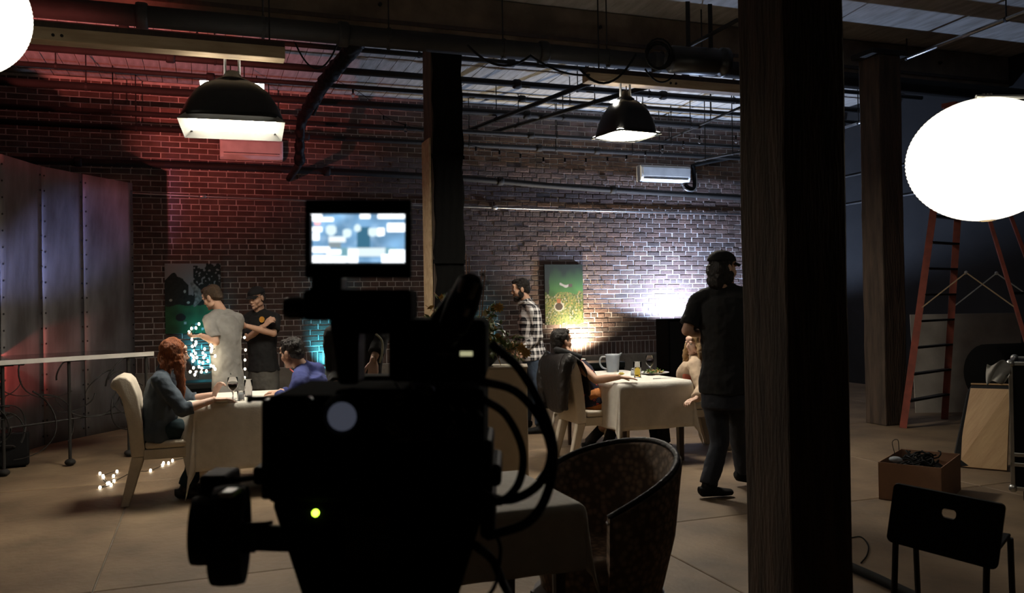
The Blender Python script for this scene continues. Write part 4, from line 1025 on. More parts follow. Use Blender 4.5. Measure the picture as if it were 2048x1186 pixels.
# black padded drum case with a rag
dc = P(2010, 735, 8.6); dr = .3
t = thing('drum_case', 'round black padded case on a stand behind the road case', 'case', V((dc.x, dc.y, 0)))
MB().lathe([(dr * .96, -.24), (dr, -.22), (dr, .22), (dr * .96, .24)], 28, V((0, 0, .68)), V((1, .25, 0))).build('case_body', M['velvet'], t, smooth=True)
MB().box((-.2, -.2, .36), (.2, .2, .4)).build('stand_top', M['black_metal'], t)
for sx in (-1, 1):
    for sy in (-1, 1): MB().tube([(sx * .22, sy * .2, 0), (sx * .16, sy * .16, .37)], .014, 6).build('leg', M['black_metal'], t)
# road case at the right edge
rc = P(2024, 860, 6.05); zt_ = P(2024, 727, 6.05).z; RW = .75
t = thing('road_case', 'black road case with aluminium edges at the right picture edge', 'road case', V((rc.x, rc.y, 0)), R(-33))
MB().box((0, 0, .1), (RW, .6, zt_)).build('panel_box', M['black'], t)
e = .028
for x in (0, RW):
    for y in (0, .6): MB().box((x - e / 2, y - e / 2, .1), (x + e / 2, y + e / 2, zt_)).build('edge_rail', M['alu'], t, bevel=.004)
for z in (.1, .27, .34, zt_):
    for y in (0, .6): MB().box((-e / 2, y - e / 2, z - e / 2), (RW + e / 2, y + e / 2, z + e / 2)).build('edge_rail', M['alu'], t, bevel=.004)
    for x in (0, RW): MB().box((x - e / 2, 0, z - e / 2), (x + e / 2, .6, z + e / 2)).build('edge_rail', M['alu'], t, bevel=.004)
for x in (0, RW):
    for y in (0, .6):
        for z in (.1, zt_): MB().ell((x, y, z), .03, n=10, k=6).build('ball_corner', M['alu'], t, smooth=True)
MB().box((-.02, .12, .42), (-.001, .22, .56)).build('latch', M['metal'], t, bevel=.004)
for sx in (.08, RW - .08):
    for sy in (.08, .52): MB().lathe([(.045, -.02), (.045, .02)], 14, (sx, sy, .045), (1, 0, 0)).build('caster', M['black_soft'], t)
# rag on the road case
rg = MB(); rows = []
for j in range(9):
    rows.append([P(1972 + 6.2 * i, 726 + 4.6 * j + 7 * math.sin(i * .9 + j * .4) + (10 - 2 * i if j > 4 else 0), 5.98 + .05 * math.sin(i * 1.3 + j * .8) - .02 * j) for i in range(9)])
sheet(rg, rows, .01); rgm = rg
o = solo(rg, 'rag', mat('pale_rag', (.4, .38, .34), .9, scale=12), 'crumpled pale rag hanging at the corner of the road case', 'cloth', smooth=True)
s = o.modifiers.new('s', 'SOLIDIFY'); s.thickness = .008; s2 = o.modifiers.new('b', 'SUBSURF'); s2.levels = 1; s2.render_levels = 1
# plywood board leaning left of the road case
b0, b1 = GZ(1913, 932, .012), GZ(2014, 941, .012); fwdb = V((-(b1 - b0).y, (b1 - b0).x, 0)).normalized()
q3 = P(1941, 776, b0.y + .22); q2 = P(2020, 778, b1.y + .22); q0, q1 = b0, b1
wn = (q1 - q0).cross(q3 - q0).normalized()
if wn.y < 0: wn = -wn
t = thing('plywood_board', 'tan plywood board with blue tape leaning left of the road case', 'board', (b0 + b1) / 2 + V((0, 0, -.012)))
MB().prism([b0, b1, q2, q3], wn * .018).build('board', M['plywood'], t, world=True, bevel=.003)
MB().prism([b0 + wn * .022 - RT * .05 + UP * .01, b1 + wn * .022 + UP * .01, q2 + wn * .022 + UP * .04, q3 + wn * .022 + UP * .04 + RT * .005, q3 + wn * .022 - RT * .035 - UP * .02], wn * .03).build('black_backing', M['black'], t, world=True, bevel=.012)
MB().prism([q3 + wn * .02 + UP * .04, q2 + wn * .02 + UP * .04, q2 + wn * .02 + UP * .052, q3 + wn * .02 + UP * .052], wn * .034).build('top_edge', M['plywood'], t, world=True)
def strip(xa, ya, xb, yb, wpx, mt, nm):
    def hit(x, y):
        v = (FW + RT * ((x - CX) / FPX) + UP * ((CY - y) / FPX)); return CAM + v * ((q0 - CAM).dot(wn) / v.dot(wn)) - wn * .0015
    a_, b_ = hit(xa, ya), hit(xb, yb); MB().bar(a_, b_, wpx / FPX * 7.0, .0015, wn).build(nm, M[mt], t, world=True)
strip(1984, 778, 1974, 820, 6, 'blue_tape', 'blue_tape_strip'); strip(1944, 898, 1960, 886, 5, 'pale_tape', 'pale_tape_strip')
for x, y in ((1957, 780), (1948, 816), (1991, 796), (1968, 876), (1987, 871)):
    strip(x - 2, y, x + 2, y, 4, 'dark_wood', 'knot')
# black stacking chair with a cardboard box of cables
k0, k1 = P(1788, 966, 3.5), P(2012, 1010, 3.25); k2, k3 = P(1995, 1142, 3.3), P(1772, 1082, 3.55)
bn = (k1 - k0).cross(k3 - k0).normalized()
if bn.y < 0: bn = -bn
cx = (k0 + k1 + k2 + k3) / 4
t = thing('stacking_chair', 'black stacking chair seen from behind with a grip slot in its back', 'chair', V((cx.x, cx.y + .25, 0)))
ex, ez = ((k1 - k0) + (k2 - k3)).normalized(), None
upb = ((k0 - k3) + (k1 - k2)).normalized()
def bp_(u, v): return k3.lerp(k2, u).lerp(k0.lerp(k1, u), v)
# back panel as a ring of prisms around the slot
def quad(u0, u1, v0, v1):
    lo = [bp_(u0, v0), bp_(u1, v0), bp_(u0, v1), bp_(u1, v1)]
    return lo
pb2 = MB(); us = [0, .05, .455, .475, .585, .605, .95, 1.0]
outer = []
nseg = 6
def rr(cxu, cyv, ru, rv, a0): return [bp_(cxu + ru * math.cos(a0 + i * math.pi / 2 / nseg), cyv + rv * math.sin(a0 + i * math.pi / 2 / nseg)) for i in range(nseg + 1)]
outer = rr(.95, .93, .05, .07, 0) + rr(.05, .93, .05, .07, math.pi / 2) + rr(.06, .1, .06, .1, math.pi) + rr(.94, .1, .06, .1, 1.5 * math.pi)
su, sv, hu, hv = .53, .685, .065, .075
inner = rr(su + hu * .55, sv + hv * .1, hu * .45, hv * .9, 0) + rr(su - hu * .55, sv + hv * .1, hu * .45, hv * .9, math.pi / 2) + rr(su - hu * .55, sv - hv * .1, hu * .45, hv * .9, math.pi) + rr(su + hu * .55, sv - hv * .1, hu * .45, hv * .9, 1.5 * math.pi)
n_ = len(outer); th = bn * .012
pb2.add(outer + inner + [p + th for p in outer] + [p + th for p in inner],
        [f for i in range(n_) for j in [(i + 1) % n_] for f in ((i, j, n_ + j, n_ + i), (2 * n_ + i, 3 * n_ + i, 3 * n_ + j, 2 * n_ + j), (i, 2 * n_ + i, 2 * n_ + j, j), (n_ + i, n_ + j, 3 * n_ + j, 3 * n_ + i))])
pb2.build('backrest', M['black'], t, world=True)
s0, s1 = bp_(.04, .02), bp_(.96, .02); zs_ = .44
A0, A1 = V((s0.x, s0.y, zs_)) + bn * .03, V((s1.x, s1.y, zs_)) + bn * .03; fdv = V((bn.x, bn.y, 0)).normalized()
MB().prism([A0, A1, A1 + fdv * .38, A0 + fdv * .38], V((0, 0, .015))).build('seat', M['black'], t, world=True, bevel=.005)
for u_ in (.08, .9):
    p = bp_(u_, .15) + th * 1.6; f_ = bp_(u_, 0) + upb * -.0; foot = V((f_.x, f_.y, 0)) - fdv * .06
    MB().tube([p, f_ + th * 1.6, foot], .013, 8).build('rear_leg', M['black_metal'], t, world=True)
    g = (A0 if u_ < .5 else A1) + fdv * .36; MB().tube([g, V((g.x, g.y, 0)) + fdv * .04], .013, 8).build('front_leg', M['black_metal'], t, world=True)
Bq = GZ(1868, 1012); Bc = Bq + V((.08, .36, 0)); an_ = R(-38); zs_ = -.016
t = thing('cable_box', 'open cardboard box of tangled black cables on the floor behind the black chair', 'box', V((Bc.x, Bc.y, zs_ + .017)), an_)
bw, bd, bh = .21, .33, .27
for nm, a_, b_ in (('side', (-bw, -bd, 0), (bw, -bd + .005, bh)), ('side', (-bw, bd - .005, 0), (bw, bd, bh)), ('side', (-bw, -bd, 0), (-bw + .005, bd, bh)), ('side', (bw - .005, -bd, 0), (bw, bd, bh)), ('bottom', (-bw, -bd, 0), (bw, bd, .005))):
    MB().box(a_, b_).build(nm, M['cardboard'], t)
cr_ = random.Random(8)
t2 = thing('cable_tangle', 'tangle of black cables heaped in the cardboard box', 'cable', V((Bc.x, Bc.y, zs_ + .022)), an_)
MB().ell((0, 0, .125), bw * .94, bd * .94, .125, n=16, k=8).build('cable_heap', M['black_soft'], t2)
for i in range(16):
    c = V((cr_.uniform(-.1, .1), cr_.uniform(-.2, .2), .245 + cr_.uniform(0, .03))); rr_ = cr_.uniform(.04, .09); ph0 = cr_.uniform(0, 6)
    MB().tube([c + V((rr_ * math.cos(ph0 + k * .5), rr_ * .8 * math.sin(ph0 + k * .5), .022 * math.sin(k * .9 + i))) for k in range(13)], .006, 5).build('cable', M['black_soft'], t2, smooth=True)
for i in range(6): MB().ell((cr_.uniform(-.12, .1), cr_.uniform(-.2, .2), .27), .008, n=6, k=4).build('plug', M['metal'], t2)
MB().ell((-.12, -.2, .27), .05, .03, .025, n=10, k=6).build('plastic_wrap', M['frosted'], t2, smooth=True)
MB().tube(bez([V((-.18, .02, .27)), V((-.2, .03, .36)), V((-.16, .03, .38)), V((-.15, .02, .3))], 12), .003, 5).build('cable', M['black_soft'], t2)
# thick cable and thin wire on the floor at the bottom right
fq = [GZ(1690, 1128, .03), GZ(1745, 1152, .03), GZ(1800, 1178, .03), GZ(1880, 1215, .03)]
solo(MB().tube(bez(fq, 16), .024, 8), 'floor_tube', M['black_soft'], 'thick black cable on the floor right of the massive post', 'cable', smooth=True)
fq = [GZ(1700, 1076, .005), GZ(1722, 1074, .005), GZ(1736, 1090, .005), GZ(1734, 1110, .005), GZ(1722, 1126, .005)]
solo(MB().tube(bez(fq, 20), .004, 5), 'floor_wire', M['black_soft'], 'thin loop of wire on the floor beside the massive post', 'wire', smooth=True)
# ------------------------------------------------------------------ the cinema camera in the foreground
D0 = 1.36
def pb(x0, y0, x1, y1, d0, d1, shrink=1.0):
    q = []
    lo = [P(x0, y1, d0), P(x1, y1, d0), P(x0, y0, d0), P(x1, y0, d0)]
    c = sum(lo, V((0, 0, 0))) / 4
    hi = [c + (p - c) * shrink + FW * (d1 - d0) for p in lo]
    return MB().hexa([lo[0], lo[1], hi[0], hi[1], lo[2], lo[3], hi[2], hi[3]])
def px(v): return v / FPX * D0
gb = P(760, 1186, 1.5)
rig = thing('cinema_camera', 'black cinema camera rig with a lit monitor in the foreground', 'camera', V((gb.x, gb.y, .985)))
def part(mb, name, mt='black', parent=None, bevel=.004, smooth=False): return mb.build(name, M['velvet' if name in ('camera_body', 'body_top', 'top_plate', 'upper_module', 'battery_housing') else mt], parent or rig, smooth, bevel, world=True)
mon = part(pb(609, 399, 822, 556, 1.33, 1.375, .96), 'monitor_housing', 'black_soft', bevel=.01)
def scr(u, v):
    n1 = noise.noise(V((u * 5, v * 3, 3))); n2 = noise.noise(V((u * 11, v * 7, 8)))
    c = V((.10, .2, .32)) * (1.2 + .8 * n1) + V((.12, .14, .16)) * max(0, n2)
    if .28 < u < .92 and .12 < v < .3: c = V((.5, .58, .6)) if abs(u - .6) < .2 else V((.12, .25, .3))
    if abs(u - .56) < .07 and .3 < v < .72: c = V((.03, .1, .16))
    if abs(u - .28) < .09 and .42 < v < .52: c = V((.6, .66, .68))
    if abs(u - .26) < .07 and .3 < v < .42: c = V((.16, .2, .22))
    for x, y, r in ((.22, .66, .06), (.39, .6, .05), (.5, .7, .04), (.66, .62, .05), (.73, .62, .05)):
        if (u - x) ** 2 + ((v - y) * .55) ** 2 < r * r: c = V((.5, .62, .66))
    pills = [(.0, .84, .12, 1), (.1, .84, .24, .92), (.53, .9, .63, 1), (.72, .9, 1, 1), (.82, .62, 1, .8), (.72, .55, .78, .7), (0, .62, .12, .72), (.03, .45, .09, .6), (0, .2, .2, .32), (.18, .16, .32, .26), (0, 0, .2, .15), (.18, 0, .38, .12), (.4, .0, .5, .12), (.41, .14, .5, .26), (.76, 0, 1, .17), (.84, .12, 1, .26)]
    for x0, y0, x1, y1 in pills:
        if x0 <= u <= x1 and y0 <= v <= y1: c = V((1.15, 1.2, 1.25))
    if .04 < u < .11 and .76 < v < .84: c = V((.9, .4, .4))
    return [max(0, x) for x in c]
sw, sh_ = px(188) * .98, px(98) * .98
s = color_grid(sw, sh_, 100, 52, scr); so = link('screen', s, M['screen'], mon)
cS = P(715, 525, 1.328); mw = Matrix.Identity(4)
for i in range(3): mw[i][0], mw[i][1], mw[i][2], mw[i][3] = RT[i], FW[i], UP[i], cS[i]
so.matrix_local = MAT4[rig.name].inverted() @ mw
hood = MB()
for q in ((609, 399, 822, 427), (609, 527, 822, 556), (609, 427, 621, 527), (810, 427, 822, 527)):
    m_ = pb(*q, 1.315, 1.331, 1.0); hood.add(m_.v, m_.f)
part(hood, 'monitor_bezel', 'black_soft', mon, .003)
part(pb(622, 553, 682, 602, 1.345, 1.40), 'monitor_mount')
part(pb(640, 556, 660, 600, 1.335, 1.345), 'mount_knob', 'black_metal')
part(pb(604, 579, 822, 641, 1.34, 1.44), 'top_plate', bevel=.008)
ml = P(588, 616, 1.38); MBk = MB().lathe([(px(20), -px(18)), (px(23), -px(10)), (px(23), px(16)), (px(18), px(22))], 22, ml, RT); part(MBk, 'rosette', 'black_metal', bevel=0, smooth=False)
MBk = MB().lathe([(px(30), 0), (px(30), .05)], 18, P(640, 600, 1.335), FW); part(MBk, 'viewfinder_cup', bevel=0)
part(MB().hexa([P(676, 770, 1.36), P(716, 770, 1.36), P(676, 770, 1.36) + FW * .07, P(716, 770, 1.36) + FW * .07, P(657, 638, 1.36), P(716, 638, 1.36), P(657, 638, 1.36) + FW * .07, P(716, 638, 1.36) + FW * .07]), 'handle_post', bevel=.006)
part(pb(712, 636, 800, 668, 1.37, 1.45), 'handle_bridge', bevel=.006)
part(pb(776, 640, 972, 765, 1.36, 1.56), 'upper_module', bevel=.01)
part(pb(800, 645, 900, 660, 1.37, 1.5), 'module_rail')
# tilted side grip; its highlights are put in as metal bars
ga, gb2 = P(948, 552, 1.3), P(905, 660, 1.34); gx = (gb2 - ga).normalized()
part(remesh(MB().tube([ga, ga.lerp(gb2, .1), ga.lerp(gb2, .5), ga.lerp(gb2, .95), gb2], [px(14), px(26), px(33), px(30), px(22)], 14), .003, 3), 'side_grip', 'black', bevel=0, smooth=True)
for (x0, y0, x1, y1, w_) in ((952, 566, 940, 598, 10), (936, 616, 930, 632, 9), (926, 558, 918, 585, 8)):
    part(MB().bar(P(x0, y0, 1.286), P(x1, y1, 1.29), px(w_), .004, FW), 'grip_highlight', 'metal', bevel=.002)
for x, y, r in ((966, 549, 5), (977, 565, 4)):
    part(MB().ell(P(x, y, 1.30), px(r), n=8, k=5), 'grip_stud', 'metal', bevel=0)
part(MB().tube([P(905, 655, 1.34), P(885, 690, 1.38)], px(26), 12), 'grip_arm', bevel=0, smooth=True)
part(MB().tube(bez([P(915, 590, 1.38), P(880, 640, 1.4), P(850, 690, 1.4)], 8), px(20), 10), 'grip_lever', bevel=0, smooth=True)
part(pb(872, 705, 910, 711, 1.355, 1.358), 'status_display', 'metal', bevel=0)
part(pb(920, 703, 945, 712, 1.355, 1.358), 'status_display', 'lcd', bevel=0)
part(MB().ell(P(885, 659, 1.355), px(3.5), n=8, k=6), 'power_light', 'led_blue', bevel=0)
# main body
part(pb(532, 792, 968, 1010, 1.36, 1.62), 'camera_body', bevel=.012)
part(pb(668, 779, 968, 800, 1.365, 1.5), 'body_top', bevel=.008)
part(pb(522, 800, 540, 1000, 1.38, 1.55), 'side_plate', 'black_metal')
part(MB().tube([P(560, 797, 1.42), P(500, 798, 1.42)], px(6), 10), 'support_rod', 'black_metal', bevel=0, smooth=True)
part(MB().lathe([(px(8), 0), (px(8), px(8))], 12, P(503, 798, 1.42), -RT), 'rod_end', 'black_metal', bevel=0)
eb = part(MB().lathe([(px(44), .02), (px(44), 0), (px(36), -.012), (px(33), -.012), (px(30), .004)], 24, P(684, 833, 1.352), FW), 'eyepiece', 'black_soft', bevel=0, smooth=False)
part(MB().ell(P(684, 833, 1.352), px(29), px(29), .006, RT, UP, FW, n=20, k=8), 'eyepiece_lens', 'eyepiece_glint', eb, 0, True)
for k, (x, y, r) in enumerate(((790, 850, 16), (800, 800, 10), (860, 780, 10), (575, 860, 12), (905, 860, 14), (620, 800, 8), (745, 798, 9))):
    part(MB().lathe([(px(r), 0), (px(r), -.012), (px(r * .7), -.014)], 14, P(x, y, 1.36), FW), 'dial', 'black_metal', bevel=0)
for x, y in ((790, 765), (800, 784), (820, 766), (900, 810), (925, 815), (955, 820), (905, 840)):
    part(MB().bar(P(x, y, 1.352), P(x + 8, y + 12, 1.352), px(4), .004, FW), 'switch', 'metal', bevel=0)
part(pb(785, 858, 870, 884, 1.352, 1.36), 'info_panel', 'black_metal')
for (x0, y0, x1, y1, d) in ((965, 880, 985, 1010, 1.38), (975, 930, 1003, 975, 1.39), (960, 1000, 990, 1080, 1.38)):
    part(pb(x0, y0, x1, y1, d, d + .15), 'connector_block', bevel=.008)
# lens and matte box pointing into the room
lc = P(720, 850, 1.62)
part(MB().lathe([(.055, 0), (.058, .05), (.05, .06), (.05, .18), (.056, .19), (.056, .24)], 24, lc, FW), 'lens_barrel', 'black_metal', bevel=0)
part(MB().obox(lc + FW * .28, RT * .09, FW * .035, UP * .07), 'matte_box', bevel=.006)
part(MB().lathe([(.042, 0), (.042, .003)], 24, lc + FW * .316, FW), 'front_element', 'lens_glass', bevel=0)
# hand wheels and follow focus at the left
part(pb(396, 952, 452, 1015, 1.42, 1.5), 'focus_gearbox', bevel=.006)
part(pb(505, 935, 545, 970, 1.42, 1.47), 'gearbox_arm', bevel=.004)
part(MB().tube([P(448, 963, 1.46), P(540, 952, 1.46)], px(7), 8), 'gearbox_rod', 'black_metal', bevel=0)
for (x, y, r, hw, d) in ((413, 1060, 70, 26, 1.40), (460, 1070, 96, 30, 1.34)):
    ax = (RT + FW * .18).normalized()
    wl = part(MB().lathe([(px(r * .6), -px(hw * .6)), (px(r * .97), -px(hw)), (px(r), -px(hw * .5)), (px(r), px(hw * .5)), (px(r * .97), px(hw)), (px(r * .6), px(hw * .6))], 36, P(x, y, d), ax), 'hand_wheel', 'black_soft', bevel=0, smooth=False)
part(MB().obox(P(460, 985, 1.30), RT * px(15), FW * .02, UP * px(5)), 'wheel_highlight', 'white_metal', bevel=.004)  # white block standing in for the highlight on the wheel
part(MB().tube([P(470, 1072, 1.36), P(575, 1078, 1.42)], px(27), 16), 'wheel_axle', bevel=0, smooth=False)
part(MB().tube([P(490, 1050, 1.37), P(545, 1045, 1.4)], px(4), 8), 'axle_rod', 'metal', bevel=0)
part(MB().obox(P(500, 1095, 1.38), RT * px(14), FW * .01, UP * px(8)), 'axle_clamp', bevel=.002)
# lower housing with the indicator lamp
lo_ = [P(560, 1235, 1.36), P(960, 1235, 1.36), P(560, 1235, 1.36) + FW * .2, P(960, 1235, 1.36) + FW * .2, P(536, 1000, 1.36), P(975, 1000, 1.36), P(536, 1000, 1.36) + FW * .2, P(975, 1000, 1.36) + FW * .2]
lo_[0], lo_[2] = P(612, 1235, 1.36), P(612, 1235, 1.36) + FW * .2
lo_[1], lo_[3] = P(905, 1235, 1.36), P(905, 1235, 1.36) + FW * .2
part(MB().hexa(lo_), 'battery_housing', bevel=.015)
part(MB().lathe([(px(6.5), -.002), (px(6.5), .002)], 16, P(631, 1026, 1.357), FW), 'indicator_lamp', 'led_green', bevel=0)
part(pb(690, 1030, 780, 1120, 1.352, 1.36), 'battery_label', 'black_metal', bevel=.002)
# looping cables at the right
for q, r in (([(962, 796), (1012, 830), (1045, 900), (1038, 965), (1000, 1003), (965, 985)], 8.5), ([(962, 762), (1030, 782), (1078, 835), (1102, 905), (1078, 968), (1020, 1000), (970, 990)], 9), ([(985, 690), (1040, 740), (1085, 820), (1108, 900), (1095, 985), (1055, 1045), (975, 1072)], 9.5),
             ([(950, 1090), (985, 1120), (1003, 1160), (1020, 1200), (1010, 1240), (930, 1238)], 9), ([(985, 1060), (1000, 1090), (998, 1130), (985, 1180), (930, 1230)], 4)):
    pts_ = [P(x, y, 1.37 + .05 * math.sin(i * 1.1)) for i, (x, y) in enumerate(q)]
    part(MB().tube(bez(pts_, 30), px(r), 10), 'cable', 'black_soft', bevel=0, smooth=True)
# tripod
hp = P(760, 1235, 1.46); t = thing('camera_tripod', 'black tripod under the cinema camera', 'tripod', V((hp.x, hp.y, 0)))
MB().lathe([(.05, .70), (.07, .78), (.075, .86), (.06, .90), (.09, .93), (.09, hp.z - .012)], 24).build('fluid_head', M['black_metal'], t, smooth=False)
MB().lathe([(.085, .64), (.09, .67), (.07, .705)], 20).build('bowl', M['black_metal'], t)
for k, an in enumerate((12, 130, 250)):
    d = V((math.cos(R(an)), math.sin(R(an)), 0))
    for s in (-.02, .02):
        sdv = V((-d.y, d.x, 0)) * s; MB().tube([d * .07 + sdv + V((0, 0, .66)), d * .30 + sdv + V((0, 0, .3))], .011, 8).build('leg_tube', M['black_metal'], t)
    MB().tube([d * .22 + V((0, 0, .42)), d * .46 + V((0, 0, .02))], .013, 8).build('leg', M['black_metal'], t)
    MB().ell(d * .46 + V((0, 0, .02)), .026, .026, .02, n=10, k=6).build('rubber_foot', M['black_soft'], t)
# ------------------------------------------------------------------ people
def head_parts(mb, T, s=1.0):
    # T maps head space (x right, y forward, z up, origin between the ears) to the world
    o, X, Y, Zv = T
    def e(c, r, n=14, k=9): mb.ell(o + (X * c[0] + Y * c[1] + Zv * c[2]) * s, r[0] * s, r[1] * s, r[2] * s, X, Y, Zv, n, k)
    e((0, -.012, .032), (.074, .094, .083)); e((0, .028, -.028), (.063, .068, .084)); e((0, .048, -.088), (.040, .042, .03))
    for q in (-1, 1):
        e((q * .036, .056, -.032), (.028, .03, .032)); e((q * .03, .081, .018), (.026, .014, .009)); e((q * .077, -.008, -.012), (.010, .021, .032)); e((q * .048, .015, -.075), (.022, .04, .026))
    e((0, .072, .045), (.05, .022, .03))
    mb.tube([o + (Y * .088 + Zv * .008) * s, o + (Y * .104 + Zv * -.02) * s, o + (Y * .112 + Zv * -.034) * s], [.007 * s, .010 * s, .012 * s], 8)
    e((0, .1, -.037), (.016, .012, .009)); e((0, .089, -.062), (.024, .012, .006)); e((0, .087, -.073), (.021, .012, .0065)); e((0, .083, -.1), (.02, .016, .014))
def hand_parts(mb, wr, d, nrm, side, curl=.5, s=1.0, spread=.12, thumb=.6):
    d = d.normalized(); nrm = (nrm - d * nrm.dot(d)).normalized(); lat = d.cross(nrm) * side       # lat points to the thumb side
    P0 = wr
    mb.loft([(P0, lat * .026 * s, nrm * .017 * s), (P0 + d * .035 * s, lat * .037 * s, nrm * .015 * s), (P0 + d * .085 * s, lat * .041 * s, nrm * .013 * s), (P0 + d * .098 * s, lat * .038 * s, nrm * .010 * s)], 12)
    for k, (off, L, r) in enumerate(((.03, .073, .0085), (.010, .081, .009), (-.011, .075, .0085), (-.031, .058, .0075))):
        b = P0 + d * .09 * s + lat * off * s; dv = (d + lat * (off * spread * 10)).normalized(); pts = [b]; ax = dv
        for q, f in enumerate((.45, .32, .23)):
            a = curl * (.75, 1.0, .7)[q]; ax = (ax * math.cos(a) + nrm * math.sin(a) - 0 * lat).normalized() if q == 0 else (ax * math.cos(a) + (nrm * ax.dot(d) - d * ax.dot(nrm)).normalized() * math.sin(a)).normalized()
            pts.append(pts[-1] + ax * L * f * s)
        mb.tube(pts, [r * s, r * s * .95, r * s * .9, r * s * .7], 8)
    b = P0 + d * .03 * s + lat * .028 * s; a1 = (d * .75 + lat * thumb + nrm * .25).normalized(); a2 = (d * .95 + lat * thumb * .35 + nrm * .35).normalized()
    mb.tube([b, b + a1 * .04 * s, b + a1 * .04 * s + a2 * .03 * s, b + a1 * .04 * s + a2 * .052 * s], [.0135 * s, .0115 * s, .0095 * s, .007 * s], 8)
def person(label, J, fwd, hf, skin='skin', k=1.0, top=None, trousers=None, shoes=None, hair=None, hands=None, hu=None, lower_skin=True, extra=None, cat='person'):
    J = {a: V(b) for a, b in J.items()}
    sh, hp = (J['sl'] + J['sr']) / 2, (J['hl'] + J['hr']) / 2; spine = (sh - hp)
    ls, lh = (J['sr'] - J['sl']).normalized(), (J['hr'] - J['hl']).normalized(); sd = spine.normalized()
    zmin = min(J[a].z for a in ('al', 'ar', 'kl', 'kr'))
    root = thing('person', label, cat, V((hp.x, hp.y, 0)))
    def torso(mb, g=0.0, t0=-.16, t1=1.06, flare=0.0, keep=None):
        prof = [(-.34, .165, .115), (-.16, .165, .12), (0, .168, .122), (.25, .150, .112), (.5, .158, .118), (.75, .178, .122), (.93, .172, .105), (1.06, .105, .078)]
        secs = []
        for t, a, b in prof:
            if t < t0 - .01 or t > t1 + .01: continue
            l = lh.lerp(ls, max(0, min(1, t))).normalized(); f = sd.cross(l).normalized()
            fl = flare * max(0, .3 - t)
            c = hp + spine * t + f * (.012 * math.sin(max(0, min(1, t)) * 3.14))
            secs.append((c, l * (a * k + g + fl), f * (b * k + g + fl)))
        mb.loft(secs, 18)
    def arm(mb, a, b, c, r, f0=0, f1=2):
        q = [a, a.lerp(b, .5), b, b.lerp(c, .35), c]; rr = [r[0], r[0] * .92, r[1], r[1] * .98, r[2]]
        mb.tube(q, rr, 12); mb.ell(a, r[0] * 1.05); mb.ell(b, r[1] * 1.02)
    hf = V(hf).normalized(); hu = V(hu).normalized() if hu else V((0, 0, 1)); hx = hf.cross(hu).normalized(); hu = hx.cross(hf).normalized()
    T = (J['hd'], hx, hf, hu); hs = k if k > .95 else .96
    # body: one continuous figure, finer at head and hands
    mb = MB(); torso(mb, -.016, -.16, .94)
    for s in 'lr':
        arm(mb, J['s' + s], J['e' + s], J['w' + s], (.049 * k, .040 * k, .027 * k))
        H_, K_, A_ = J['h' + s], J['k' + s], J['a' + s]
        mb.tube([H_, H_.lerp(K_, .5), K_, K_.lerp(A_, .3), A_], [.082 * k, .072 * k, .053 * k, .054 * k, .037 * k], 12); mb.ell(H_, .085 * k); mb.ell(K_, .054 * k)
    for s in 'lr': mb.tube([J['nk'] - sd * .01, J['s' + s]], [.034 * k, .036 * k], 12)
    mb.tube([J['nk'], J['hd'] + (hu * -.05 + hf * -.012) * hs], [.062 * k, .052 * k], 12); mb.ell(J['nk'], .075 * k, .06 * k, .04 * k, ls, sd.cross(ls), sd)
    body = remesh(mb, .011, 3)
    hm = MB(); head_parts(hm, T, hs); hm.tube([J['nk'].lerp(J['hd'], .1), J['hd'] + (hu * -.04 + hf * -.014) * hs], [.056 * k, .05 * k], 14); hm = remesh(hm, .0048, 2); body.add(hm.v, hm.f)
    for s in 'lr':
        if hands and s in hands and hands[s] is None: continue
        h = (hands or {}).get(s, dict(d=J['w' + s] - J['e' + s], n=V((0, 0, -1)), curl=.4))
        d_ = V(h['d']).normalized(); q = MB(); hand_parts(q, J['w' + s] + d_ * .005, d_, V(h['n']), h.get('side', -1 if s == 'l' else 1), h.get('curl', .5), k * h.get('s', 1.0), h.get('spread', .12)); q.ell(J['w' + s], .026 * k)
        q = remesh(q, .0042, 2); body.add(q.v, q.f)
    bo = body.build('body', M[skin], root, True, world=True)
    for q in (-1, 1):
        c = J['hd'] + (hx * (q * .030) + hf * .0775 + hu * -.002) * hs
        eo = MB().ell(c, .0115 * hs, n=10, k=8).build('eye', M['eye'], root, True, world=True)
        MB().ell(c + hf * .0085 * hs, .0055 * hs, .004 * hs, .0055 * hs, hx, hf, hu, n=8, k=6).build('iris', M['iris'], eo, True, world=True)
    # hair
    def E(mb, c, r): mb.ell(J['hd'] + (hx * c[0] + hf * c[1] + hu * c[2]) * hs, r[0] * hs, r[1] * hs, r[2] * hs, hx, hf, hu, 16, 10)
    if hair:
        kind, hm_ = hair[0], hair[1]; mbh = MB()
        if kind in ('short', 'fade'):
            E(mbh, (0, -.026, .044), (.081, .094, .082)); E(mbh, (0, -.055, -.005), (.072, .062, .06))
            if kind == 'short':
                E(mbh, (0, .02, .09), (.06, .07, .034)); E(mbh, (0, -.075, -.03), (.055, .035, .04))
                for q in (-1, 1): E(mbh, (q * .066, .012, .03), (.014, .03, .045))
            hb = remesh(mbh, .006, 2, .007, 40)
        elif kind == 'crown':         # under a cap: hair at nape and sides
            E(mbh, (0, -.05, -.01), (.08, .062, .07)); E(mbh, (0, -.03, .03), (.079, .09, .07)); hb = remesh(mbh, .006, 2, .005, 40)
        elif kind == 'nape_long':
            E(mbh, (0, -.05, -.02), (.088, .075, .095)); E(mbh, (0, -.065, -.085), (.078, .055, .07)); E(mbh, (0, -.02, .03), (.082, .092, .075))
            for q in (-1, 1): E(mbh, (q * .07, -.02, -.06), (.026, .045, .07))
            hb = remesh(mbh, .007, 2, .01, 30)
        else:                         # long hair falling over shoulders
            E(mbh, (0, -.022, .045), (.088, .1, .085)); E(mbh, (0, -.05, -.03), (.082, .075, .09))
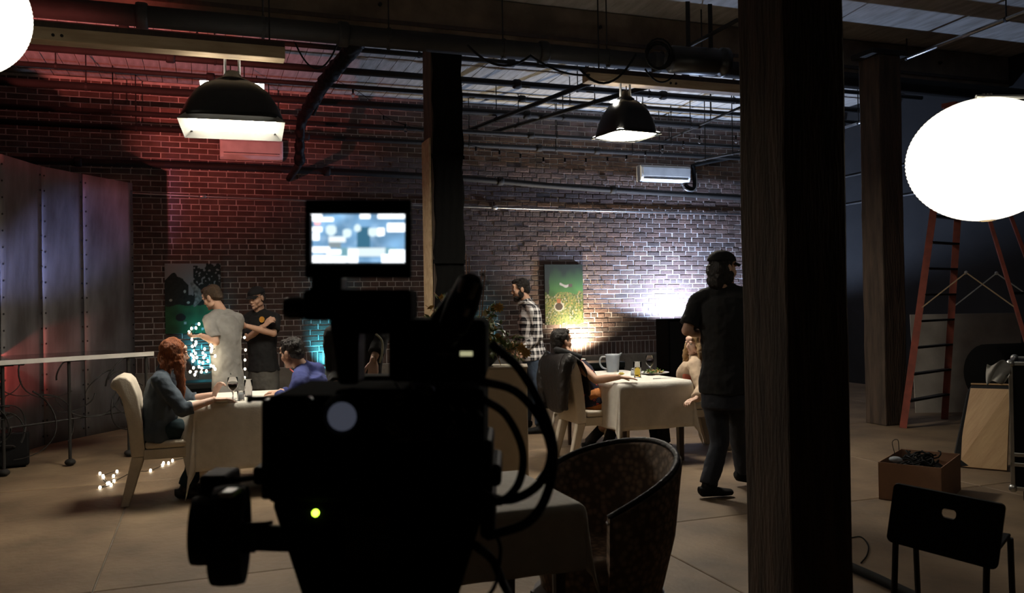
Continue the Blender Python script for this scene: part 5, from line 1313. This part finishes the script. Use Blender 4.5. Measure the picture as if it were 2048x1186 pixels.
            for q in (-1, 1): E(mbh, (q * .074, .0, .0), (.022, .06, .085))
            lr_ = random.Random(5)
            for i in range(22):
                u = -1 + 2 * i / 21; st = J['hd'] + (hx * (.085 * u) + hf * (-.055 + .085 * abs(u) ** 2.2) + hu * (.0 - .01 * abs(u))) * hs
                dn = V((0, 0, -1)); L = hair[2] * (1 - .25 * abs(u)) * lr_.uniform(.85, 1.05); bk = -fwd * (.07 if abs(u) < .75 else -.02)
                pts = [st, st + dn * L * .3 + bk * .55 + hx * u * .025, st + dn * L * .6 + bk + hx * u * .04 + hx * lr_.uniform(-.012, .012), st + dn * L + bk * 1.25 + hx * u * .035 + hx * lr_.uniform(-.02, .02)]
                mbh.tube(bez(pts, 9), [.026, .027, .027, .026, .025, .023, .02, .016, .012, .008][:len(bez(pts, 9))], 8)
            hb = remesh(mbh, .0075, 2, .009, 26)
        hb.build('hair', M[hm_], root, True, world=True)
    # clothes
    if trousers:
        kind, tm = trousers; mb = MB(); torso(mb, .012, -.34, .25)
        for s in 'lr':
            H_, K_, A_ = J['h' + s], J['k' + s], J['a' + s]; g = .014 * k
            if kind == 'long': mb.tube([H_, H_.lerp(K_, .5), K_, K_.lerp(A_, .4), K_.lerp(A_, .97)], [.095 * k, .086 * k, .068 * k, .066 * k, .064 * k], 14); mb.ell(K_, .069 * k)
            else: mb.tube([H_, H_.lerp(K_, .4), H_.lerp(K_, .78)], [.1 * k, .098 * k, .094 * k], 14)
            mb.ell(H_, .1 * k)
        remesh(mb, .011, 3, .006, 13).build('trousers' if kind == 'long' else 'shorts', M[tm], root, True, world=True)
    if top:
        kind, tm = top; mb = MB(); loose = {'tee': .016, 'jacket': .026, 'tank': .012, 'shirt': .018}[kind]
        torso(mb, loose, (extra or {}).get('hem', -.16), 1.06, .03)
        for s in 'lr':
            S_, E_, W_ = J['s' + s], J['e' + s], J['w' + s]
            if kind == 'tank':
                mb.tube([S_.lerp(sh, .5), S_.lerp(sh, .22)], [.07 * k, .055 * k], 12); continue
            mb.tube([J['nk'] - sd * .02, S_], [(.056 + loose * .4) * k, (.064 + loose * .4) * k], 12); mb.ell(S_, (.062 + loose * .35) * k)
            if kind == 'tee': mb.tube([S_, S_.lerp(E_, .45), S_.lerp(E_, .82)], [.066 * k, .066 * k, .068 * k], 14)
            else:
                f = (extra or {}).get('cuff', .93); r = .058 + loose * .4
                mb.tube([S_, S_.lerp(E_, .5), E_, E_.lerp(W_, .5 * f), E_.lerp(W_, f)], [r * 1.08 * k, r * k, r * .92 * k, r * .82 * k, r * (.78 if f > .8 else .86) * k], 14); mb.ell(E_, r * .93 * k)
        if kind == 'jacket': mb.tube([J['nk'] - sd * .02, J['nk'].lerp(J['hd'], .22)], [.085 * k, .075 * k], 14)
        remesh(mb, .0095, 3, .009 if kind != 'tank' else .004, 12).build({'tee': 't_shirt', 'jacket': 'jacket', 'tank': 'tank_top', 'shirt': 'shirt'}[kind], M[tm], root, True, world=True)
    if shoes:
        for s in 'lr':
            A_ = J['a' + s]; fdv = V(J.get('f' + s, fwd)); fdv = V((fdv.x, fdv.y, J.get('p' + s, V((0, 0, 0))).z)).normalized(); rt = fdv.cross(Z).normalized(); up_ = rt.cross(fdv)
            b = A_ - up_ * (.055)
            mb = MB().loft([(b - fdv * .075 + up_ * .03, rt * .03 * k, up_ * .028), (b - fdv * .05 + up_ * .015, rt * .04 * k, up_ * .038), (b + fdv * .04 + up_ * .015, rt * .043 * k, up_ * .04), (b + fdv * .12 + up_ * .004, rt * .05 * k, up_ * .03), (b + fdv * .185, rt * .036 * k, up_ * .024), (b + fdv * .2, rt * .015 * k, up_ * .012)], 14)
            mb.tube([A_ + (J['k' + s] - A_).normalized() * .06, A_ - up_ * .03], [.05 * k, .052 * k], 12)
            remesh(mb, .008, 2).build('shoe', M[shoes], root, True, world=True)
    return root, T, hs
def cap(root, T, hs, m_='black_tee', bend=0.0):
    o, X, Y, Zv = T; mb = MB(); n = 18
    secs = [(o + (Zv * (.048 + .078 * math.sin(t)) + Y * -.012) * hs, X * (.088 * math.cos(t) + .002) * hs, Y * (.108 * math.cos(t) + .002) * hs) for t in [i * math.pi / 2 / 8 for i in range(9)]]
    mb.loft(secs, 20); c = mb.build('cap_crown', M[m_], root, True, world=True)
    rows = []
    for j in range(5):
        r_ = []
        for i in range(11):
            u = -1 + 2 * i / 10; f = j / 4; x = u * (.074 - .012 * f); y = .085 * math.sqrt(max(0, 1 - (u * .82) ** 2)) + f * (.075 * math.sqrt(max(0, 1 - .7 * u * u)))
            r_.append(o + (X * x + Y * y + Zv * (.052 - .022 * u * u - .02 * f)) * hs)
        rows.append(r_)
    mb = MB(); sheet(mb, rows, 0); b = mb.build('cap_brim', M[m_], c, True, world=True); s = b.modifiers.new('s', 'SOLIDIFY'); s.thickness = .005
    MB().ell(o + (Zv * .126 + Y * -.012) * hs, .007, n=8, k=5).build('cap_button', M[m_], c, True, world=True)
j = P
# --- red-haired woman at the left table
F = (U * 1.0 + N * .05).normalized(); LT = N
pel = j(313, 862, 6.6); nkp = j(331, 741, 6.62)
JJ = dict(hl=pel + LT * .085, hr=pel - LT * .085, sl=j(338, 760, 6.78), sr=j(320, 762, 6.46), nk=nkp, hd=j(349, 707, 6.62),
          er=j(366, 820, 6.44), el=j(378, 800, 6.84), wr=j(428, 799, 6.56), wl=j(428, 789, 6.84))
JJ['kl'] = JJ['hl'] + F * .40 + V((0, 0, .03)); JJ['kr'] = JJ['hr'] + F * .40 + V((0, 0, .03))
JJ['al'] = V((JJ['kl'].x, JJ['kl'].y, .085)) - F * .16; JJ['ar'] = V((JJ['kr'].x, JJ['kr'].y, .085)) - F * .2
r_, T, hs = person('red-haired woman in a denim jacket seated at the left table', JJ, F, U + N * .12 + V((0, 0, -.1)), 'skin_pale', .93, ('jacket', 'denim'), ('long', 'teal'), 'leather', ('long', 'red_hair', .5),
                   dict(r=dict(d=F + V((0, 0, .0)), n=V((0, 0, -1)), curl=.3), l=dict(d=F * .55 + V((0, 0, 1)), n=F * .8 - LT * .6, curl=1.0)), extra=dict(cuff=.3))
MB().ell(JJ['hd'] + T[1] * .09 * hs + V((0, 0, -.045)), .005, .005, .014, n=8, k=5).build('earring', M['metal'], r_, world=True)
# --- man in the grey tee holding fairy lights
F = V((-.86, .5, 0)).normalized(); LT = V((-F.y, F.x, 0))
pel = j(458, 772, 9.0)
JJ = dict(hl=pel + LT * .09, hr=pel - LT * .09, nk=j(441, 621, 9.0), hd=j(424, 594, 8.96))
shc = j(450, 640, 9.0); JJ['sl'] = shc + LT * .185 + F * .03; JJ['sr'] = shc - LT * .185 + F * .0
JJ['el'] = j(432, 684, 8.78); JJ['wl'] = j(402, 671, 8.72); JJ['er'] = JJ['sr'] + V((0, 0, -.27)) + F * .08; JJ['wr'] = JJ['er'] + F * .24 + V((0, 0, .04)) + LT * .05
for s, q in (('l', 1), ('r', -1)):
    JJ['k' + s] = JJ['h' + s] + V((0, 0, -.44)) + F * .03; JJ['a' + s] = V((JJ['k' + s].x, JJ['k' + s].y, .085)) - F * .03
r_, T, hs = person('man in a grey t-shirt holding up lit fairy lights', JJ, F, V((-.92, .25, -.42)), 'skin', 1.0, ('tee', 'grey_tee'), ('long', 'charcoal'), 'leather', ('short', 'brown_hair'),
                   dict(l=dict(d=V((-.9, .1, -.1)), n=V((0, 0, 1)), curl=.9), r=dict(d=F, n=V((0, 0, 1)), curl=.6)), hu=(-.25, 0, 1), extra=dict(hem=-.34))
# --- man in the black tee and cap
F = V((-.28, -.96, 0)).normalized(); LT = V((-F.y, F.x, 0))
pel = j(528, 742, 9.7)
JJ = dict(hl=pel + LT * .09, hr=pel - LT * .09, nk=j(519, 622, 9.7), hd=j(513, 595, 9.64))
shc = j(522, 638, 9.7); JJ['sl'] = shc + LT * .18; JJ['sr'] = shc - LT * .18
JJ['el'] = j(547, 667, 9.52); JJ['wl'] = j(494, 652, 9.32); JJ['er'] = j(496, 676, 9.62); JJ['wr'] = j(528, 652, 9.42)
for s, q in (('l', 1), ('r', -1)):
    JJ['k' + s] = JJ['h' + s] + V((0, 0, -.44)) + F * .03 + LT * q * .03; JJ['a' + s] = V((JJ['k' + s].x, JJ['k' + s].y, .085)) - F * .02
r_, T, hs = person('man in a black cap and black t-shirt with crossed arms', JJ, F, V((-.35, -.9, -.28)), 'skin', 1.0, ('tee', 'black_tee'), ('long', 'grey_jeans'), 'leather', ('crown', 'black_hair'),
                   dict(l=dict(d=V((-1, .1, .1)), n=V((0, 1, 0)), curl=.4), r=dict(d=V((.6, -.2, .5)), n=V((0, .6, -.5)), curl=.7)), extra=dict(hem=0))
cap(r_, T, hs)
lg = j(524, 639, 9.52); MB().lathe([(.034, 0), (.034, .004)], 20, lg, F).build('chest_logo', M['orange_logo'], r_, world=True)
MB().lathe([(.033, -.012), (.033, .012)], 14, JJ['wr'].lerp(JJ['er'], .12), JJ['wr'] - JJ['er']).build('wristband', M['cardigan'], r_, world=True)
# --- man in the blue jacket
F = (-U).normalized(); LT = V((-F.y, F.x, 0))
pel = chA2 + V((0, 0, .575)) + F * -.02
JJ = dict(hl=pel + LT * .09, hr=pel - LT * .09, nk=j(604, 735, 6.95), hd=j(584, 705, 6.95))
JJ['sl'] = j(600, 765, 6.72); JJ['sr'] = j(634, 742, 7.08); JJ['el'] = j(584, 812, 6.66); JJ['er'] = j(600, 795, 7.2); JJ['wl'] = j(556, 790, 6.78); JJ['wr'] = j(562, 783, 7.08)
for s, q in (('l', 1), ('r', -1)):
    JJ['k' + s] = JJ['h' + s] + F * .41 + V((0, 0, .02)); JJ['a' + s] = V((JJ['k' + s].x, JJ['k' + s].y, .085)) - F * .05
r_, T, hs = person('man in a blue jacket seated with his back half turned', JJ, F, V((-.86, .48, -.22)), 'skin', 1.0, ('jacket', 'blue_jacket'), ('long', 'navy_trousers'), 'leather', ('short', 'black_hair'),
                   dict(l=dict(d=V((-1, .2, -.1)), n=V((0, 0, -1)), curl=.5), r=dict(d=V((-1, -.2, -.05)), n=V((0, 0, -1)), curl=.6)), hu=(-.2, .05, 1))
MB().tube(bez([j(580, 738, 6.82), j(590, 746, 6.78), j(600, 745, 6.84)], 8), .006, 6).build('collar_stripe', M['red_trim'], r_, True, world=True)
# --- person behind the cinema camera
F = V((.1, -1, 0)).normalized(); LT = V((-F.y, F.x, 0)); pc_ = j(715, 700, 6.0); hc = V((pc_.x, pc_.y, 0))
JJ = dict(hl=hc + LT * .085 + V((0, 0, .84)), hr=hc - LT * .085 + V((0, 0, .84)), nk=hc + V((0, 0, 1.34)), hd=hc + V((.0, -.02, 1.455)))
JJ['sl'] = hc + LT * .17 + V((0, 0, 1.275)); JJ['sr'] = hc - LT * .17 + V((0, 0, 1.275)); JJ['wl'] = j(747, 719, 5.72); JJ['el'] = JJ['wl'] + V((.045, .17, -.0)) + V((0, 0, .17))
JJ['er'] = JJ['sr'] + V((-.0, .02, -.27)); JJ['wr'] = JJ['er'] + V((.06, -.2, -.08))
for s, q in (('l', 1), ('r', -1)):
    JJ['k' + s] = JJ['h' + s] + V((0, 0, -.41)) + F * .02; JJ['a' + s] = V((JJ['k' + s].x, JJ['k' + s].y, .085))
r_, T, hs = person('person in a dark jacket with pale piping standing behind the camera rig', JJ, F, F + V((0, 0, -.1)), 'skin_pale', .93, ('jacket', 'charcoal'), ('long', 'charcoal'), 'leather', ('short', 'black_hair'),
                   dict(l=dict(d=V((.0, -.3, -1)), n=V((-.3, 1, 0)), curl=.75), r=dict(d=V((.2, -.5, -.8)), n=V((0, 1, 0)), curl=.5)), extra=dict(cuff=.8))
MB().tube(bez([j(752, 668, 5.74), j(764, 682, 5.72), j(764, 708, 5.7), j(759, 726, 5.69)], 12), .007, 6).build('sleeve_piping', M['leaf_pale'], r_, True, world=True)
# --- bearded man in the plaid shirt
F = V((-.95, -.1, 0)).normalized(); LT = V((-F.y, F.x, 0))
pel = j(1066, 706, 9.9)
JJ = dict(hl=pel + LT * .09, hr=pel - LT * .09, nk=j(1053, 602, 9.9), hd=j(1041, 578, 9.88))
shc = j(1062, 622, 9.9); JJ['sl'] = shc + LT * .18 + F * -.02; JJ['sr'] = shc - LT * .18 + F * .05
JJ['el'] = JJ['sl'] + V((.035, 0, -.29)); JJ['wl'] = JJ['el'] + F * .17 + V((0, .03, -.15)); JJ['er'] = JJ['sr'] + V((0, 0, -.29)) + F * .02; JJ['wr'] = JJ['er'] + F * .16 + V((0, 0, -.18))
JJ['kl'] = JJ['hl'] + V((.03, 0, -.44)); JJ['al'] = GZ(1082, 852, .085); JJ['kr'] = JJ['hr'] + F * .05 + V((0, 0, -.44)); JJ['ar'] = GZ(1052, 842, .085)
r_, T, hs = person('bearded man in a black and white plaid shirt walking past the plant', JJ, F, V((-1, -.12, -.16)), 'skin', 1.0, ('shirt', 'plaid'), ('long', 'jeans'), 'black_soft', ('short', 'black_hair'),
                   dict(l=dict(d=V((-.6, 0, -.8)), n=V((0, 1, 0)), curl=.9), r=dict(d=V((-.5, 0, -.8)), n=V((0, -1, 0)), curl=.9)))
o_, X_, Y_, Z_ = T; mb = MB()
for c, r in (((0, .05, -.092), (.052, .05, .04)), ((0, .07, -.115), (.036, .034, .03)), ((0, .092, -.052), (.03, .012, .008))):
    mb.ell(o_ + X_ * c[0] + Y_ * c[1] + Z_ * c[2], r[0], r[1], r[2], X_, Y_, Z_, 14, 9)
for q in (-1, 1): mb.ell(o_ + X_ * (q * .06) + Y_ * .012 + Z_ * -.06, .014, .035, .05, X_, Y_, Z_, 12, 8)
remesh(mb, .006, 2, .004, 50).build('beard', M['black_hair'], r_, True, world=True)
remesh(MB().tube([JJ['nk'] + LT * .085 + F * .02, JJ['nk'] + F * .085 + V((0, 0, -.03)), JJ['nk'] - LT * .085 + F * .02, JJ['nk'] - F * .06 + V((0, 0, .02)), JJ['nk'] + LT * .085 + F * .02], .025, 8), .008, 2).build('collar', M['plaid'], r_, True, world=True)
# --- man in the floral tank top at the right table
F = (U * 1.0).normalized(); LT = N
pel = chB + V((0, 0, .585)) + F * -.04
JJ = dict(hl=pel + LT * .09, hr=pel - LT * .09, nk=j(1138, 714, 8.05), hd=j(1123, 683, 8.08))
JJ['sr'] = j(1160, 732, 7.88); JJ['sl'] = j(1136, 727, 8.28); JJ['er'] = j(1192, 760, 7.72); JJ['wr'] = j(1238, 754, 7.62); JJ['el'] = JJ['sl'] + F * .18 + V((0, 0, -.22)); JJ['wl'] = JJ['el'] + F * .22 + V((0, 0, .02))
JJ['kr'] = JJ['hr'] + F * .42 + V((0, 0, .0)); JJ['kl'] = JJ['hl'] + F * .42; JJ['ar'] = GZ(1178, 884, .085); JJ['al'] = V((JJ['kl'].x, JJ['kl'].y, .085)) - F * .22
r_, T, hs = person('man in a dark floral tank top and orange shorts at the right table', JJ, F, V((.80, .58, .06)), 'skin', 1.0, ('tank', 'floral'), ('short', 'orange_cloth'), 'black_soft', ('short', 'black_hair'),
                   dict(r=dict(d=U + V((.1, -.25, -.12)), n=V((0, 0, -1)), curl=.12), l=dict(d=F, n=V((0, 0, -1)), curl=.4)))
for s in 'lr':
    A_ = JJ['a' + s]; K_ = JJ['k' + s]; MB().tube([A_, A_.lerp(K_, .28)], [.05, .054], 12).build('sock', M['charcoal'], r_, True, world=True)
# --- blond woman at the right table
F = (-U).normalized(); LT = V((-F.y, F.x, 0))
pel = chB2 + V((0, 0, .565))
JJ = dict(hl=pel + LT * .085, hr=pel - LT * .085, nk=j(1394, 713, 8.15), hd=j(1391, 685, 8.13))
JJ['sl'] = j(1389, 731, 7.98); JJ['sr'] = j(1385, 727, 8.3); JJ['el'] = j(1403, 778, 7.82); JJ['er'] = j(1362, 770, 8.36); JJ['wl'] = j(1402, 790, 7.66); JJ['wr'] = j(1372, 790, 8.1)
JJ['wl'] = JJ['el'] + F * .1 + V((0, -.18, -.06))
for s, q in (('l', 1), ('r', -1)):
    JJ['k' + s] = JJ['h' + s] + F * .38; JJ['a' + s] = V((JJ['k' + s].x, JJ['k' + s].y, .085)) - F * .05
r_, T, hs = person('blond woman in a cream cardigan half hidden by the standing man', JJ, F, -U + N * -.1 + V((0, 0, -.12)), 'skin_pale', .92, ('jacket', 'cardigan'), ('long', 'charcoal'), 'leather', ('long', 'blond_hair', .3),
                   dict(l=dict(d=F + V((0, -.3, -.2)), n=V((0, 0, -1)), curl=.5), r=dict(d=F, n=V((0, 0, -1)), curl=.5)))
ch = (JJ['sl'] + JJ['sr']) / 2 + F * .062 + V((0, 0, -.1)); remesh(MB().ell(ch, .055, .06, .085, F, LT, Z, 14, 9), .01, 2).build('camisole', M['coral'], r_, True, world=True)
# --- standing man seen from behind
F = V((.45, .89, 0)).normalized(); LT = V((-F.y, F.x, 0))
pel = j(1452, 762, 6.36)
JJ = dict(hl=pel + LT * .1, hr=pel - LT * .1, nk=j(1449, 574, 6.38), hd=j(1446, 536, 6.4))
shc = j(1450, 603, 6.38); JJ['sl'] = shc + LT * .205; JJ['sr'] = shc - LT * .205
JJ['el'] = j(1374, 661, 6.42); JJ['wl'] = j(1404, 668, 6.66); JJ['er'] = JJ['sr'] + V((.05, -.02, -.3)); JJ['wr'] = JJ['er'] + V((.05, .2, -.12))
JJ['kl'] = j(1440, 885, 6.38); JJ['al'] = GZ(1416, 972, .09); JJ['kr'] = j(1478, 878, 6.62); JJ['ar'] = GZ(1488, 944, .11)
JJ['fl'] = V((.93, .2, 0)); JJ['fr'] = V((.95, .25, 0)); JJ['pr'] = V((0, 0, -.2))
r_, T, hs = person('standing man in dark clothes and cap seen from behind beside the massive post', JJ, F, V((.86, .5, -.02)), 'skin', 1.07, ('tee', 'dark_shirt'), ('long', 'navy_trousers'), 'black_soft', ('nape_long', 'black_hair'),
                   dict(l=dict(d=V((.3, .8, -.2)), n=V((0, .2, -1)), curl=.5), r=dict(d=V((.3, .6, -.5)), n=V((-1, 0, 0)), curl=.5)))
cap(r_, T, hs)
